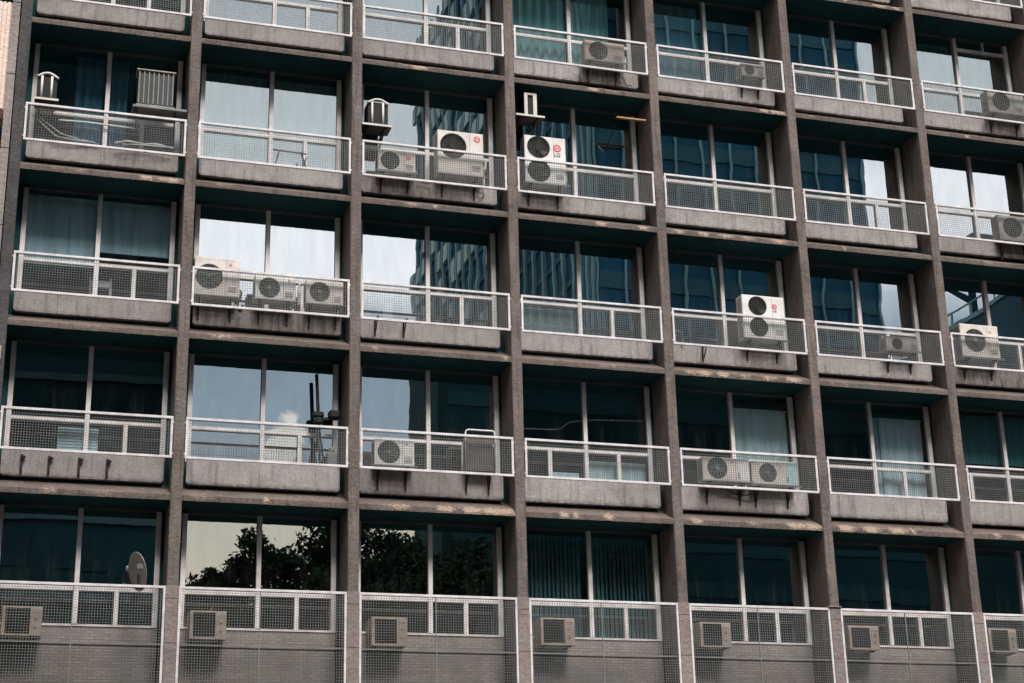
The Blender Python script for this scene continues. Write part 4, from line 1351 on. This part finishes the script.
els[0].position, els[0].color = stops[0][0], (*stops[0][1], 1)
els[1].position, els[1].color = stops[-1][0], (*stops[-1][1], 1)
for p, c in stops[1:-1]:
    e = els.new(p); e.color = (*c, 1)
nt.links.new(el, cr.inputs[0])
sc_ = N(nt, 'ShaderNodeVectorMath', operation='SCALE'); sc_.inputs['Scale'].default_value = 6.6
nt.links.new(cr.outputs[0], sc_.inputs[0])
mod = mathn(nt, 'ADD', .86, mathn(nt, 'MULTIPLY', ns.outputs['Fac'], .28))
sc2 = N(nt, 'ShaderNodeVectorMath', operation='SCALE'); nt.links.new(sc_.outputs[0], sc2.inputs[0]); nt.links.new(mod, sc2.inputs['Scale'])
# one small bright cumulus low in the slate band
n3 = N(nt, 'ShaderNodeTexNoise'); n3.inputs['Scale'].default_value = 210; n3.inputs['Detail'].default_value = 5; nt.links.new(nrm.outputs[0], n3.inputs['Vector'])
wobble = mathn(nt, 'MULTIPLY', mathn(nt, 'SUBTRACT', n3.outputs['Fac'], .5), .0075)
blob = None
for (bv, br) in (((.1570, -.9494, .2708), .0105), ((.1594, -.9451, .2838), .0052), ((.1640, -.9473, .2745), .0075)):
    pd = N(nt, 'ShaderNodeVectorMath', operation='DISTANCE'); nt.links.new(nrm.outputs[0], pd.inputs[0]); pd.inputs[1].default_value = Vector(bv).normalized()
    q = mathn(nt, 'SUBTRACT', pd.outputs['Value'], br)
    blob = q if blob is None else mathn(nt, 'SMOOTH_MIN', blob, q, .002)
mr = N(nt, 'ShaderNodeMapRange', interpolation_type='SMOOTHSTEP'); mr.inputs[1].default_value = .0016; mr.inputs[2].default_value = -.0022; nt.links.new(mathn(nt, 'ADD', blob, wobble), mr.inputs[0])
puff = mixc(nt, mathn(nt, 'MULTIPLY', mr.outputs[0], .85), sc2.outputs[0], (5.4, 4.7, 3.9))
fin = mixc(nt, .12, puff, sky.outputs[0])
nt.links.new(fin, bg.inputs['Color']); nt.links.new(bg.outputs[0], out.inputs[0])

sl = bpy.data.lights.new('sun', 'SUN'); sl.energy = 1.5; sl.angle = R(20); sl.color = (1, .955, .925)
so = bpy.data.objects.new('sun', sl); COL.objects.link(so); so.rotation_euler = sdir.to_track_quat('Z', 'Y').to_euler(); so.location = sdir * 60

# ------------------------------------------------------------------ camera
yaw, pitch, roll = 0.305617947, 0.335754290, -0.0248668267
fw = Vector((math.sin(yaw) * math.cos(pitch), math.cos(yaw) * math.cos(pitch), math.sin(pitch)))
ri = Vector((math.cos(yaw), -math.sin(yaw), 0)); up = ri.cross(fw)
c, s = math.cos(roll), math.sin(roll)
ri, up = c * ri + s * up, -s * ri + c * up
cam = bpy.data.cameras.new('camera'); co = bpy.data.objects.new('camera', cam); COL.objects.link(co)
mw = Matrix((ri, up, -fw)).transposed().to_4x4(); mw.translation = Vector((.17792356, -30.62587218, -17.16772622))
co.matrix_world = mw
cam.sensor_width = 36; cam.lens = 1669.152 * 36 / 1024; cam.clip_start = .1; cam.clip_end = 3000
SC.camera = co

SC.view_settings.view_transform = 'Standard'; SC.view_settings.look = 'None'; SC.view_settings.exposure = 1.6; SC.view_settings.gamma = 1
SC.view_settings.use_curve_mapping = False
SC.render.engine = 'CYCLES'
SC.cycles.max_bounces = 8; SC.cycles.transparent_max_bounces = 12; SC.cycles.glossy_bounces = 4; SC.cycles.diffuse_bounces = 3
SC.cycles.caustics_reflective = False; SC.cycles.caustics_refractive = False
SC.cycles.use_denoising = True
SC.cycles.denoiser = 'OPENIMAGEDENOISE'
SC.cycles.denoising_input_passes = 'RGB_ALBEDO_NORMAL'
